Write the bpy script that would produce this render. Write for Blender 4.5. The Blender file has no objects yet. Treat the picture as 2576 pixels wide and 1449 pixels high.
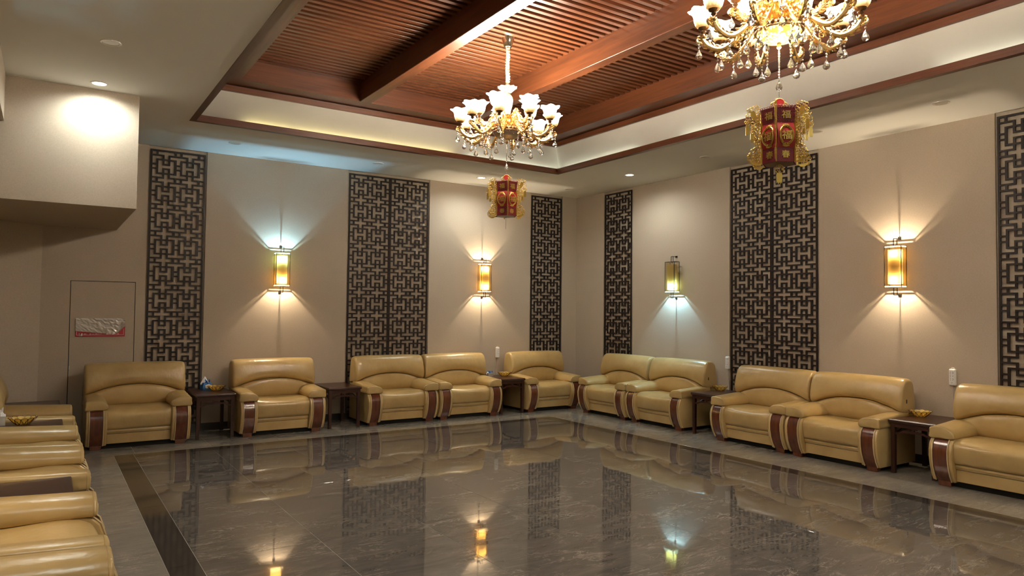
import bpy, bmesh, math, random
from math import sin, cos, pi, radians, sqrt
from mathutils import Vector, Matrix

random.seed(7)
S = bpy.context.scene
COL = S.collection

# ------------------------------------------------------------------ camera
yaw, pitch, roll = 0.5842, 0.034, 0.0111
F_PX = 1776.55
cp, sp, cy, sy = cos(pitch), sin(pitch), cos(yaw), sin(yaw)
fwd = Vector((sy * cp, cy * cp, sp))
rgt = Vector((cy, -sy, 0))
upv = rgt.cross(fwd)
r2 = cos(roll) * rgt + sin(roll) * upv
u2 = -sin(roll) * rgt + cos(roll) * upv
cam = bpy.data.objects.new('camera', bpy.data.cameras.new('camera'))
COL.objects.link(cam)
cam.matrix_world = Matrix(((r2.x, u2.x, -fwd.x, -7.5051), (r2.y, u2.y, -fwd.y, -9.3843),
                           (r2.z, u2.z, -fwd.z, 1.5), (0, 0, 0, 1)))
cam.data.sensor_width = 36
cam.data.lens = F_PX / 2576 * 36
cam.data.clip_start = 0.05
S.camera = cam

# ------------------------------------------------------------------ world, exposure
W = bpy.data.worlds.new('world')
W.use_nodes = True
W.node_tree.nodes['Background'].inputs[0].default_value = (0.9, 0.8, 0.65, 1)
W.node_tree.nodes['Background'].inputs[1].default_value = 0.02
S.world = W
S.view_settings.view_transform = 'Standard'
S.view_settings.look = 'None'
S.view_settings.gamma = 1
S.view_settings.use_curve_mapping = False
S.view_settings.exposure = 0.82
S.cycles.max_bounces = 8
S.cycles.diffuse_bounces = 4
S.cycles.glossy_bounces = 4
S.cycles.transmission_bounces = 6
S.cycles.transparent_max_bounces = 12
S.cycles.sample_clamp_indirect = 4
S.cycles.caustics_reflective = False
S.cycles.caustics_refractive = False
S.cycles.use_denoising = True
S.cycles.adaptive_threshold = 0.02

WARM = (1.0, 0.80, 0.54)
NEUT = (0.93, 1.0, 0.93)
COOL = (0.38, 0.76, 1.0)
P_SHADE = 150.0      # brightest emission of a chandelier shade
P_BULB = 0.5        # watts of each chandelier bulb
P_DOWN = 38.0       # downlight watts
P_SC = 24.0          # sconce bulb watts
P_LED = 6.0        # cove strips

# ------------------------------------------------------------------ materials
def new_mat(name):
    m = bpy.data.materials.new(name)
    m.use_nodes = True
    nt = m.node_tree
    return m, nt, nt.nodes['Principled BSDF']

def nd(nt, t, **kw):
    n = nt.nodes.new(t)
    for k, v in kw.items():
        if k in n.inputs:
            n.inputs[k].default_value = v
        else:
            setattr(n, k, v)
    return n

def setp(b, col=None, rough=None, metal=None, spec=None, **kw):
    if col is not None: b.inputs['Base Color'].default_value = (*col, 1)
    if rough is not None: b.inputs['Roughness'].default_value = rough
    if metal is not None: b.inputs['Metallic'].default_value = metal
    if spec is not None: b.inputs['Specular IOR Level'].default_value = spec
    for k, v in kw.items(): b.inputs[k].default_value = v

def coords(nt, scale=(1, 1, 1), kind='Object', rand=False):
    tc = nt.nodes.new('ShaderNodeTexCoord')
    mp = nt.nodes.new('ShaderNodeMapping')
    mp.inputs['Scale'].default_value = scale
    src = tc.outputs[kind]
    if rand:
        oi = nt.nodes.new('ShaderNodeObjectInfo')
        mul = nd(nt, 'ShaderNodeVectorMath', operation='SCALE')
        cmb = nt.nodes.new('ShaderNodeCombineXYZ')
        for i in range(3): nt.links.new(oi.outputs['Random'], cmb.inputs[i])
        nt.links.new(cmb.outputs[0], mul.inputs[0]); mul.inputs['Scale'].default_value = 37.0
        add = nd(nt, 'ShaderNodeVectorMath', operation='ADD')
        nt.links.new(src, add.inputs[0]); nt.links.new(mul.outputs[0], add.inputs[1])
        src = add.outputs[0]
    nt.links.new(src, mp.inputs['Vector'])
    return mp.outputs[0]

def noise(nt, vec, scale, detail=3, rough=0.55, dist=0.0):
    n = nd(nt, 'ShaderNodeTexNoise', Scale=scale, Detail=detail, Roughness=rough, Distortion=dist)
    nt.links.new(vec, n.inputs['Vector'])
    return n.outputs['Fac']

def ramp(nt, fac, stops):
    r = nt.nodes.new('ShaderNodeValToRGB')
    e = r.color_ramp.elements
    while len(e) < len(stops): e.new(0.5)
    for k, (p, c) in enumerate(stops):
        e[k].position = p
        e[k].color = (*c, 1) if len(c) == 3 else c
    nt.links.new(fac, r.inputs[0])
    return r.outputs[0]

def bump(nt, b, h, strength=0.3, dist=0.01, prev=None):
    bn = nd(nt, 'ShaderNodeBump', Strength=strength, Distance=dist)
    nt.links.new(h, bn.inputs['Height'])
    if prev: nt.links.new(prev, bn.inputs['Normal'])
    nt.links.new(bn.outputs[0], b.inputs['Normal'])
    return bn.outputs[0]

def plain(name, col, rough=0.5, metal=0.0, spec=0.5, **kw):
    m, nt, b = new_mat(name)
    setp(b, col, rough, metal, spec, **kw)
    return m

def emis(name, col, strength):
    m, nt, b = new_mat(name)
    setp(b, (0.8, 0.8, 0.8), 0.5, **{'Emission Color': (*col, 1), 'Emission Strength': strength})
    return m

def m_wall():
    m, nt, b = new_mat('linen_wallpaper')
    setp(b, rough=0.75, spec=0.25)
    v = coords(nt, (260, 260, 60), 'Object')
    n = noise(nt, v, 1.0, 2)
    v2 = coords(nt, (60, 60, 260), 'Object')
    n2 = noise(nt, v2, 1.0, 2)
    mx = nd(nt, 'ShaderNodeMath', operation='ADD'); nt.links.new(n, mx.inputs[0]); nt.links.new(n2, mx.inputs[1])
    mh = nd(nt, 'ShaderNodeMath', operation='MULTIPLY'); nt.links.new(mx.outputs[0], mh.inputs[0]); mh.inputs[1].default_value = 0.5
    c = ramp(nt, mh.outputs[0], [(0.3, (0.41, 0.338, 0.262)), (0.7, (0.51, 0.428, 0.338))])
    nt.links.new(c, b.inputs['Base Color'])
    bump(nt, b, mh.outputs[0], 0.12, 0.002)
    return m

def m_wood(name, dark, light, rough=0.38, stretch=(2, 30, 30), grain=0.25, coat=0.0):
    m, nt, b = new_mat(name)
    setp(b, rough=rough, spec=0.5)
    b.inputs['Coat Weight'].default_value = coat
    b.inputs['Coat Roughness'].default_value = 0.12
    v = coords(nt, stretch, 'Object', rand=True)
    n = noise(nt, v, 1.0, 5, 0.65, 0.4)
    c = ramp(nt, n, [(0.3, dark), (0.72, light)])
    nt.links.new(c, b.inputs['Base Color'])
    bump(nt, b, n, grain, 0.001)
    return m

def m_marble(name, base, mid, vein, rough=0.06, veinw=0.5):
    m, nt, b = new_mat(name)
    setp(b, rough=rough, spec=0.55)
    v = coords(nt, (1.3, 5.5, 1), 'Object', rand=True)
    n1 = noise(nt, v, 1.6, 8, 0.68, 0.9)
    c1 = ramp(nt, n1, [(0.3, base), (0.75, mid)])
    # thin ridged veins
    v2 = coords(nt, (1.0, 3.2, 1), 'Object', rand=True)
    n2 = noise(nt, v2, 3.4, 9, 0.70, 1.0)
    a = nd(nt, 'ShaderNodeMath', operation='SUBTRACT'); nt.links.new(n2, a.inputs[0]); a.inputs[1].default_value = 0.5
    ab = nd(nt, 'ShaderNodeMath', operation='ABSOLUTE'); nt.links.new(a.outputs[0], ab.inputs[0])
    vr = ramp(nt, ab.outputs[0], [(0.0, (1, 1, 1)), (0.020, (0, 0, 0))])
    n3 = noise(nt, coords(nt, (2, 3, 1), 'Object', rand=True), 1.3, 3)
    msk = ramp(nt, n3, [(0.44, (0, 0, 0)), (0.72, (1, 1, 1))])
    mm = nd(nt, 'ShaderNodeMath', operation='MULTIPLY'); nt.links.new(vr, mm.inputs[0]); nt.links.new(msk, mm.inputs[1])
    mk = nd(nt, 'ShaderNodeMath', operation='MULTIPLY'); nt.links.new(mm.outputs[0], mk.inputs[0]); mk.inputs[1].default_value = veinw
    mix = nd(nt, 'ShaderNodeMix', data_type='RGBA')
    nt.links.new(mk.outputs[0], mix.inputs[0])
    nt.links.new(c1, mix.inputs[6]); mix.inputs[7].default_value = (*vein, 1)
    nt.links.new(mix.outputs[2], b.inputs['Base Color'])
    # gentle polish waviness
    geo = nt.nodes.new('ShaderNodeNewGeometry')
    mp = nt.nodes.new('ShaderNodeMapping'); mp.inputs['Scale'].default_value = (1, 1, 1)
    nt.links.new(geo.outputs['Position'], mp.inputs['Vector'])
    w = noise(nt, mp.outputs[0], 3.2, 2, 0.45)
    bump(nt, b, w, 1.0, 0.0007)
    return m

def m_leather():
    m, nt, b = new_mat('tan_leather')
    setp(b, rough=0.30, spec=0.6)
    v = coords(nt, (1, 1, 1), 'Object', rand=True)
    n1 = noise(nt, v, 4.0, 3, 0.5)
    c = ramp(nt, n1, [(0.3, (0.43, 0.292, 0.115)), (0.7, (0.53, 0.375, 0.160))])
    nt.links.new(c, b.inputs['Base Color'])
    n2 = noise(nt, coords(nt, (1.6, 1, 1), 'Object', rand=True), 13.0, 2, 0.5)
    p = bump(nt, b, n2, 0.5, 0.007)
    n3 = noise(nt, v, 90.0, 2, 0.5)
    bump(nt, b, n3, 0.10, 0.0015, p)
    return m

def m_glass(name, tint, tr=0.75, rough=0.05):
    """cheap clear sheet: transparent with a glossy skin"""
    m = bpy.data.materials.new(name); m.use_nodes = True
    nt = m.node_tree; nt.nodes.clear()
    out = nt.nodes.new('ShaderNodeOutputMaterial')
    t = nd(nt, 'ShaderNodeBsdfTransparent'); t.inputs[0].default_value = (*tint, 1)
    g = nd(nt, 'ShaderNodeBsdfPrincipled'); setp(g, tint, rough, 0, 0.8)
    mx = nt.nodes.new('ShaderNodeMixShader'); mx.inputs[0].default_value = 1 - tr
    nt.links.new(t.outputs[0], mx.inputs[1]); nt.links.new(g.outputs[0], mx.inputs[2])
    nt.links.new(mx.outputs[0], out.inputs[0])
    return m

def m_crystal():
    m, nt, b = new_mat('cut_crystal')
    setp(b, (0.95, 0.93, 0.88), 0.03, 0, 0.6, **{'Transmission Weight': 0.9, 'IOR': 1.5})
    return m

def m_parchment():
    m = bpy.data.materials.new('amber_parchment'); m.use_nodes = True
    nt = m.node_tree; nt.nodes.clear()
    out = nt.nodes.new('ShaderNodeOutputMaterial')
    tl = nd(nt, 'ShaderNodeBsdfTranslucent'); tl.inputs[0].default_value = (0.21, 0.135, 0.036, 1)
    df = nd(nt, 'ShaderNodeBsdfDiffuse'); df.inputs[0].default_value = (0.80, 0.62, 0.30, 1)
    mx = nt.nodes.new('ShaderNodeMixShader'); mx.inputs[0].default_value = 0.5
    nt.links.new(tl.outputs[0], mx.inputs[1]); nt.links.new(df.outputs[0], mx.inputs[2])
    nt.links.new(mx.outputs[0], out.inputs[0])
    return m

def m_veil():
    m = bpy.data.materials.new('sheer_amber_glass'); m.use_nodes = True
    nt = m.node_tree; nt.nodes.clear()
    out = nt.nodes.new('ShaderNodeOutputMaterial')
    t = nd(nt, 'ShaderNodeBsdfTransparent'); t.inputs[0].default_value = (1.0, 0.95, 0.82, 1)
    tl = nd(nt, 'ShaderNodeBsdfTranslucent'); tl.inputs[0].default_value = (0.62, 0.50, 0.30, 1)
    gl = nd(nt, 'ShaderNodeBsdfGlossy', Roughness=0.15)
    a = nt.nodes.new('ShaderNodeMixShader'); a.inputs[0].default_value = 0.32
    nt.links.new(t.outputs[0], a.inputs[1]); nt.links.new(tl.outputs[0], a.inputs[2])
    c = nt.nodes.new('ShaderNodeMixShader'); c.inputs[0].default_value = 0.04
    nt.links.new(a.outputs[0], c.inputs[1]); nt.links.new(gl.outputs[0], c.inputs[2])
    nt.links.new(c.outputs[0], out.inputs[0])
    return m

def m_shade():
    """frosted bell glass lit from inside: bright core, amber ribbed foot"""
    m, nt, b = new_mat('lit_bell_glass')
    setp(b, (0.25, 0.2, 0.12), 0.2, 0, 0.5)
    tc = nt.nodes.new('ShaderNodeTexCoord')
    sx = nt.nodes.new('ShaderNodeSeparateXYZ')
    nt.links.new(tc.outputs['Generated'], sx.inputs[0])
    n = noise(nt, coords(nt, (60, 60, 14), 'Object'), 1.0, 3)
    ad = nd(nt, 'ShaderNodeMath', operation='MULTIPLY_ADD'); nt.links.new(n, ad.inputs[0])
    ad.inputs[1].default_value = 0.35; nt.links.new(sx.outputs[2], ad.inputs[2])
    c = ramp(nt, ad.outputs[0], [(0.22, (1.0, 0.50, 0.13)), (0.45, (1.0, 0.74, 0.38)), (0.75, (1.0, 0.91, 0.79)), (1.0, (1.0, 0.88, 0.70))])
    s = ramp(nt, ad.outputs[0], [(0.25, (0.0025,) * 3), (0.52, (0.009,) * 3), (0.70, (0.10,) * 3), (0.88, (1.0,) * 3), (1.0, (0.7,) * 3)])
    mu = nd(nt, 'ShaderNodeMath', operation='MULTIPLY'); nt.links.new(s, mu.inputs[0]); mu.inputs[1].default_value = P_SHADE
    nt.links.new(c, b.inputs['Emission Color']); nt.links.new(mu.outputs[0], b.inputs['Emission Strength'])
    return m

def m_litbowl():
    m, nt, b = new_mat('lit_amber_bowl')
    setp(b, (0.3, 0.25, 0.1), 0.1, 0, 0.6)
    v = coords(nt, (1, 1, 0.5), 'Object')
    vo = nd(nt, 'ShaderNodeTexVoronoi', Scale=55.0)
    nt.links.new(v, vo.inputs['Vector'])
    tc = nt.nodes.new('ShaderNodeTexCoord'); sx = nt.nodes.new('ShaderNodeSeparateXYZ')
    nt.links.new(tc.outputs['Generated'], sx.inputs[0])
    s = ramp(nt, vo.outputs['Distance'], [(0.0, (7.0,) * 3), (0.6, (0.6,) * 3)])
    nt.links.new(s, b.inputs['Emission Strength'])
    c = ramp(nt, vo.outputs['Distance'], [(0.0, (1, 0.92, 0.55)), (0.6, (1, 0.72, 0.12))])
    nt.links.new(c, b.inputs['Emission Color'])
    bump(nt, b, vo.outputs['Distance'], 0.6, 0.01)
    return m

M = {
    'wall': m_wall(),
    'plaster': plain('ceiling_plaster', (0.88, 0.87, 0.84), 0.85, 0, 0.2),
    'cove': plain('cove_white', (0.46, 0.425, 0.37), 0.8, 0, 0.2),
    'wood_y': m_wood('mahogany_beam', (0.062, 0.018, 0.007), (0.140, 0.043, 0.014), 0.36, (30, 1.5, 30)),
    'wood_x': m_wood('mahogany_board', (0.062, 0.018, 0.007), (0.140, 0.043, 0.014), 0.36, (1.5, 30, 30)),
    'slat': m_wood('mahogany_slat', (0.062, 0.018, 0.007), (0.140, 0.043, 0.014), 0.33, (1.5, 30, 30)),
    'void': plain('dark_ceiling_void', (0.012, 0.008, 0.006), 0.9),
    'lattice': plain('ebony_lattice', (0.012, 0.006, 0.0045), 0.45, 0, 0.3),
    'tile': m_marble('taupe_marble', (0.075, 0.067, 0.060), (0.150, 0.133, 0.118), (0.46, 0.40, 0.33), 0.03, 0.9),
    'tile_edge': m_marble('greige_marble', (0.20, 0.180, 0.152), (0.30, 0.27, 0.23), (0.50, 0.45, 0.38), 0.16, 0.9),
    'band': m_marble('dark_marble', (0.034, 0.028, 0.024), (0.058, 0.048, 0.041), (0.09, 0.08, 0.07), 0.08, 0.3),
    'grout': plain('tile_grout', (0.50, 0.46, 0.40), 0.8),
    'base': plain('black_baseboard', (0.014, 0.011, 0.010), 0.35),
    'leather': m_leather(),
    'piping': plain('cream_lit_piping', (0.60, 0.46, 0.25), 0.45),  # paler than the leather, with the light on the edges in the colour
    'chairwood': m_wood('chair_wood', (0.075, 0.018, 0.008), (0.150, 0.040, 0.017), 0.2, (25, 25, 2), 0.1, 0.6),
    'tablewood': m_wood('rosewood', (0.022, 0.006, 0.004), (0.048, 0.013, 0.008), 0.3, (25, 3, 25), 0.06, 0.15),
    'under': plain('black_underside', (0.01, 0.009, 0.008), 0.8),
    'tag': plain('dark_woven_tag', (0.03, 0.012, 0.01), 0.6),
    'gold': plain('polished_gold', (0.90, 0.62, 0.27), 0.26, 1.0),
    'bronze': plain('dark_bronze', (0.16, 0.085, 0.04), 0.3, 0.9),
    'chrome': plain('champagne_chrome', (0.72, 0.62, 0.48), 0.12, 1.0),
    'sleeve': plain('cream_fabric_sleeve', (0.80, 0.66, 0.40), 0.7),
    'crystal': m_crystal(),
    'amberglass': m_glass('amber_column_glass', (0.85, 0.55, 0.25), 0.35),
    'shade': m_shade(),
    'litbowl': m_litbowl(),
    'lining': emis('shade_lining', (1.0, 0.9, 0.74), 14.0),
    'iron': plain('black_iron', (0.016, 0.013, 0.012), 0.4, 0.6),
    'pane': m_veil(),
    'parchment': m_parchment(),
    'white': plain('white_plastic', (0.78, 0.74, 0.68), 0.35),
    'slot': plain('dark_slot', (0.04, 0.035, 0.03), 0.6),
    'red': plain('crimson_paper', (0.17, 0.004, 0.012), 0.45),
    'redbright': plain('bright_red_paper', (0.40, 0.016, 0.018), 0.4),  # brighter red of the barrel panels and crest discs
    'goldpaper': plain('gold_foil_paper', (0.60, 0.41, 0.10), 0.28, 0.85),
    'thread': plain('dark_thread', (0.05, 0.04, 0.03), 0.8),
    'film': plain('silver_film', (0.52, 0.48, 0.44), 0.25, 0.35),
    'signred': plain('sign_red', (0.36, 0.012, 0.02), 0.35),
    'paper': plain('tissue_paper', (0.82, 0.80, 0.80), 0.8),
    'bluebox': plain('blue_printed_film', (0.035, 0.17, 0.52), 0.3),
    'amberbowl': m_glass('amber_dish_glass', (1.0, 0.86, 0.46), 0.76),
    'wire': plain('brown_wire', (0.10, 0.028, 0.012), 0.35, 0.3),
    'lampoff': plain('unlit_lamp_glass', (0.62, 0.58, 0.52), 0.3),
    'lampon': emis('lit_downlight', (1.0, 0.97, 0.9), 9.0),
    'ledw': emis('led_strip_cool', (0.88, 1.0, 0.86), P_LED),
    'ledy': emis('led_strip_yellow', (1.0, 0.93, 0.42), P_LED * 1.3),
    'bulbw': emis('bulb_warm', (1.0, 0.78, 0.45), 30.0),
    'bulbc': emis('bulb_cool', (0.72, 0.9, 1.0), 30.0),
    'rim': plain('downlight_rim', (0.78, 0.74, 0.68), 0.4),
}

# ------------------------------------------------------------------ mesh builder
class MB:
    def __init__(self):
        self.v = []; self.f = []
    def add(self, vs, fs, mat=None):
        o = len(self.v)
        self.v += [tuple(mat @ Vector(p)) if mat else tuple(p) for p in vs]
        self.f += [tuple(i + o for i in f) for f in fs]
        return self
    def box(self, x0, x1, y0, y1, z0, z1, mat=None):
        vs = [(x, y, z) for z in (z0, z1) for y in (y0, y1) for x in (x0, x1)]
        fs = [(0, 2, 3, 1), (4, 5, 7, 6), (0, 1, 5, 4), (2, 6, 7, 3), (0, 4, 6, 2), (1, 3, 7, 5)]
        return self.add(vs, fs, mat)
    def bbox(self, x0, x1, y0, y1, z0, z1, r=0.004, mat=None):
        """box with bevelled edges (chamfer r)"""
        bm = bmesh.new()
        bmesh.ops.create_cube(bm, size=1)
        for v in bm.verts:
            v.co = Vector(((x0 + x1) / 2 + v.co.x * (x1 - x0), (y0 + y1) / 2 + v.co.y * (y1 - y0), (z0 + z1) / 2 + v.co.z * (z1 - z0)))
        bmesh.ops.bevel(bm, geom=bm.edges[:], offset=r, segments=1, affect='EDGES')
        bm.verts.index_update()
        vs = [tuple(v.co) for v in bm.verts]; fs = [[v.index for v in f.verts] for f in bm.faces]
        bm.free()
        return self.add(vs, fs, mat)
    def rings(self, rs, close=True, caps=True, mat=None):
        n = len(rs[0]); vs = [p for r in rs for p in r]; fs = []
        for i in range(len(rs) - 1):
            for j in range(n if close else n - 1):
                k = (j + 1) % n
                fs.append((i * n + j, i * n + k, (i + 1) * n + k, (i + 1) * n + j))
        if caps:
            fs.append(tuple(range(n))[::-1]); fs.append(tuple(range((len(rs) - 1) * n, len(rs) * n)))
        return self.add(vs, fs, mat)
    def lathe(self, prof, n=20, c=(0, 0, 0), ruf=None, caps=False, mat=None):
        rs = []
        for i, (r, z) in enumerate(prof):
            ring = []
            for j in range(n):
                a = 2 * pi * j / n
                dr, dz = ruf(i / (len(prof) - 1), a) if ruf else (0, 0)
                rr = max(r + dr, 0.0004)
                ring.append((c[0] + rr * cos(a), c[1] + rr * sin(a), c[2] + z + dz))
            rs.append(ring)
        return self.rings(rs, True, caps, mat)
    def tube(self, pts, rad, n=8, mat=None, closed=False):
        pts = [Vector(p) for p in pts]; rs = []
        m = len(pts); prev = None
        for i, p in enumerate(pts):
            a = pts[(i - 1) % m] if closed else pts[max(i - 1, 0)]
            b = pts[(i + 1) % m] if closed else pts[min(i + 1, m - 1)]
            t = (b - a).normalized()
            if prev is None:
                ref = Vector((0, 0, 1)) if abs(t.z) < 0.9 else Vector((1, 0, 0))
                u = t.cross(ref).normalized()
            else:
                u = (prev - t * prev.dot(t)).normalized()
            prev = u; w = t.cross(u)
            r = rad(i / (m - 1)) if callable(rad) else rad
            rs.append([tuple(p + r * (cos(2 * pi * j / n) * u + sin(2 * pi * j / n) * w)) for j in range(n)])
        if closed:
            rs.append(rs[0]); return self.rings(rs, True, False, mat)
        return self.rings(rs, True, True, mat)
    def bar(self, a, b, w, d=None, mat=None):
        """square bar between two points"""
        a, b = Vector(a), Vector(b); d = d or w
        t = (b - a).normalized()
        ref = Vector((0, 0, 1)) if abs(t.z) < 0.9 else Vector((0, 1, 0))
        u = t.cross(ref).normalized() * w / 2; v = t.cross(u).normalized() * d / 2
        return self.rings([[tuple(p + s * u + q * v) for s, q in ((-1, -1), (1, -1), (1, 1), (-1, 1))] for p in (a, b)], True, True, mat)
    def ball(self, c, r, n=8, m=5, sc=(1, 1, 1), mat=None):
        prof = [(r * sin(pi * i / m), -r * cos(pi * i / m)) for i in range(m + 1)]
        rs = [[(c[0] + sc[0] * max(q, 1e-4) * cos(2 * pi * j / n), c[1] + sc[1] * max(q, 1e-4) * sin(2 * pi * j / n), c[2] + sc[2] * z) for j in range(n)] for q, z in prof]
        return self.rings(rs, True, False, mat)
    def plate(self, outline, h, mat=None):
        """flat polygon in xz extruded +-h/2 in y"""
        n = len(outline)
        vs = [(x, -h / 2, z) for x, z in outline] + [(x, h / 2, z) for x, z in outline]
        fs = [tuple(range(n)), tuple(range(n, 2 * n))[::-1]] + [(i, (i + 1) % n, n + (i + 1) % n, n + i) for i in range(n)]
        return self.add(vs, fs, mat)
    def mesh(self, name, mats, smooth=None):
        me = bpy.data.meshes.new(name)
        me.from_pydata(self.v, [], self.f)
        bm = bmesh.new(); bm.from_mesh(me)
        bmesh.ops.recalc_face_normals(bm, faces=bm.faces[:])
        bm.to_mesh(me); bm.free()
        me.materials.append(mats)
        if smooth is not None:
            me.polygons.foreach_set('use_smooth', [True] * len(me.polygons))
            me.set_sharp_from_angle(angle=radians(smooth))
        me.update()
        return me
    def build(self, name, mat, parent=None, smooth=None, loc=None):
        o = bpy.data.objects.new(name, self.mesh(name, mat, smooth))
        COL.objects.link(o)
        if parent: o.parent = parent
        if loc: o.location = loc
        return o

def B(*a, **k): return MB().box(*a, **k)

def tag(o, label=None, cat=None, group=None, kind=None):
    if label: o['label'] = label
    if cat: o['category'] = cat
    if group: o['group'] = group
    if kind: o['kind'] = kind
    return o

def empty(name, loc, rz=0.0, label=None, cat=None, group=None):
    o = bpy.data.objects.new(name, None)
    o.empty_display_size = 0.1
    COL.objects.link(o); o.location = loc; o.rotation_euler = (0, 0, rz)
    return tag(o, label, cat, group)

def copy_tree(o, parent=None):
    c = o.copy(); COL.objects.link(c)
    if parent: c.parent = parent
    for ch in list(o.children): copy_tree(ch, c)
    return c

def dup(root, loc, rz, label, group=None):
    c = copy_tree(root); c.location = loc; c.rotation_euler = (0, 0, rz); c['label'] = label
    if group: c['group'] = group
    return c

def inst(name, me, parent, loc, rot=(0, 0, 0)):
    o = bpy.data.objects.new(name, me); COL.objects.link(o)
    o.parent = parent; o.location = loc; o.rotation_euler = rot
    return o

def struct(mb, name, mat, parent=None, smooth=None):
    o = mb.build(name, mat, parent, smooth)
    if not parent: o['kind'] = 'structure'
    return o

def light(name, kind, loc, watts, col, parent=None, **kw):
    l = bpy.data.lights.new(name, kind); l.energy = watts; l.color = col
    for k, v in kw.items(): setattr(l, k, v)
    o = bpy.data.objects.new(name, l); COL.objects.link(o); o.location = loc
    if parent: o.parent = parent
    return o

def inset(poly, d):
    """pull a closed (a,b) outline towards its centroid by d"""
    cx = sum(p[0] for p in poly) / len(poly); cz = sum(p[1] for p in poly) / len(poly)
    out = []
    for a, b in poly:
        L = sqrt((a - cx) ** 2 + (b - cz) ** 2) or 1e-6
        k = max(0.02, 1 - d / L)
        out.append((cx + (a - cx) * k, cz + (b - cz) * k))
    return out

def loft(fn, t0, t1, r, n=10, axis='x', seg=4, fix=None):
    """pillow: outline fn(t) swept from t0 to t1 with rounded ends of radius r"""
    st = []
    for i in range(seg + 1):
        a = (pi / 2) * i / seg
        st.append((t0 + r * (1 - sin(a)), r * (1 - cos(a))))
    st = [(t0 + r * (1 - cos(pi / 2 * i / seg)), r * (1 - sin(pi / 2 * i / seg))) for i in range(seg + 1)]
    mid = [(t0 + r + (t1 - t0 - 2 * r) * i / n, 0) for i in range(1, n)]
    st = st + mid + [(t1 - (a - t0), b) for a, b in st[::-1]]
    rs = []
    for t, d in st:
        pl = fn(t)
        if d > 0: pl = inset(pl, d)
        if axis == 'x': ring = [(t, a, b) for a, b in pl]
        elif axis == 'y': ring = [(a, t, b) for a, b in pl]
        else: ring = [(a, b, t) for a, b in pl]
        if fix: ring = [fix(p) for p in ring]
        rs.append(ring)
    return MB().rings(rs)

def smoothpoly(ctrl, k=4):
    """closed catmull-rom through control points"""
    n = len(ctrl); out = []
    for i in range(n):
        p0, p1, p2, p3 = (ctrl[(i + j - 1) % n] for j in range(4))
        for s in range(k):
            t = s / k
            out.append(tuple(0.5 * ((2 * p1[q]) + (-p0[q] + p2[q]) * t + (2 * p0[q] - 5 * p1[q] + 4 * p2[q] - p3[q]) * t * t
                                    + (-p0[q] + 3 * p1[q] - 3 * p2[q] + p3[q]) * t ** 3) for q in range(2)))
    return out

# ------------------------------------------------------------------ dimensions
H = 3.447                         # flat ceiling
XL, YF = -8.17, -10.80            # left wall, wall behind the camera
TX0, TX1, TY1, TY0 = -6.309, -1.521, -1.478, -9.30   # opening in the ceiling
LAT_TOP, LAT_BOT = 3.406, 0.098

# ------------------------------------------------------------------ walls
def wall_grid(rects, u0, u1, z0, z1, thick):
    """wall slab u x z with recesses: rects = (ua, ub, za, zb, depth); v = 0 is the room face, +v goes into the wall"""
    us = sorted({u0, u1, *[r[0] for r in rects], *[r[1] for r in rects]})
    zs = sorted({z0, z1, *[r[2] for r in rects], *[r[3] for r in rects]})
    def dep(i, j):
        if i < 0 or j < 0 or i >= len(us) - 1 or j >= len(zs) - 1: return None
        u, z = (us[i] + us[i + 1]) / 2, (zs[j] + zs[j + 1]) / 2
        d = 0.0
        for a, b, c, e, q in rects:
            if a < u < b and c < z < e: d = q
        return d
    vs, fs = [], []
    def quad(*p):
        o = len(vs); vs.extend(p); fs.append((o, o + 1, o + 2, o + 3))
    for i in range(len(us) - 1):
        for j in range(len(zs) - 1):
            d = dep(i, j); a, b, c, e = us[i], us[i + 1], zs[j], zs[j + 1]
            quad((a, d, c), (b, d, c), (b, d, e), (a, d, e))
            r = dep(i + 1, j)
            if r is not None and r != d: quad((b, d, c), (b, r, c), (b, r, e), (b, d, e))
            t = dep(i, j + 1)
            if t is not None and t != d: quad((a, d, e), (b, d, e), (b, t, e), (a, t, e))
    mb = MB(); mb.v = vs; mb.f = fs
    # body behind the face
    mb.box(u0, u1, thick - 0.02, thick, z0, z1)
    return mb

def xf(mb, fn):
    mb.v = [fn(p) for p in mb.v]; return mb

RD = 0.024
DX0, DX1, DZ1 = -7.262, -6.622, 1.796
back_rects = [(-6.515, -5.865, 0.0, H + 0.02, RD), (-4.042, -2.779, 0.0, H + 0.02, RD), (-0.952, -0.301, 0.0, H + 0.02, RD),
              (DX0 - 0.007, DX1 + 0.007, 0.0, DZ1 + 0.007, 0.05)]
struct(wall_grid(back_rects, -7.546, 0.0, 0, H + 0.02, 0.14), 'wall_back', M['wall'])
right_rects = [(-1.385, -0.705, 0.0, H + 0.02, RD), (-4.51, -3.22, 0.0, H + 0.02, RD), (-7.625, -6.345, 0.0, H + 0.02, RD), (-10.05, -9.41, 0, H + .02, RD)]
struct(xf(wall_grid(right_rects, YF, 0.0, 0, H + 0.02, 0.14), lambda p: (p[1], p[0], p[2])), 'wall_right', M['wall'])
ang = radians(40)
cx1, cy1 = XL, -(-7.546 - XL) * math.tan(ang)
struct(MB().rings([[(-7.546, 0, z), (cx1, cy1, z), (cx1 - 0.1, cy1 + 0.1, z), (-7.546, 0.14, z)] for z in (0, H)]), 'wall_corner', M['wall'])
struct(B(XL - 0.14, XL, YF, cy1, 0, H + 0.02), 'wall_left', M['wall'])
struct(B(XL - 0.14, 0.14, YF - 0.14, YF, 0, H + 0.02), 'wall_front', M['wall'])
struct(B(-8.16, -6.83, -2.12, -0.002, 2.404, H), 'wall_soffit', M['wall'])
struct(B(-8.16, -7.833, YF, -2.121, 3.06, H), 'wall_header', M['wall'])
struct(B(-6.6, -0.012, -0.012, -0.001, 0, 0.092), 'baseboard_back', M['base'])
struct(B(-0.012, -0.001, YF, -0.001, 0, 0.092), 'baseboard_right', M['base'])
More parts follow.
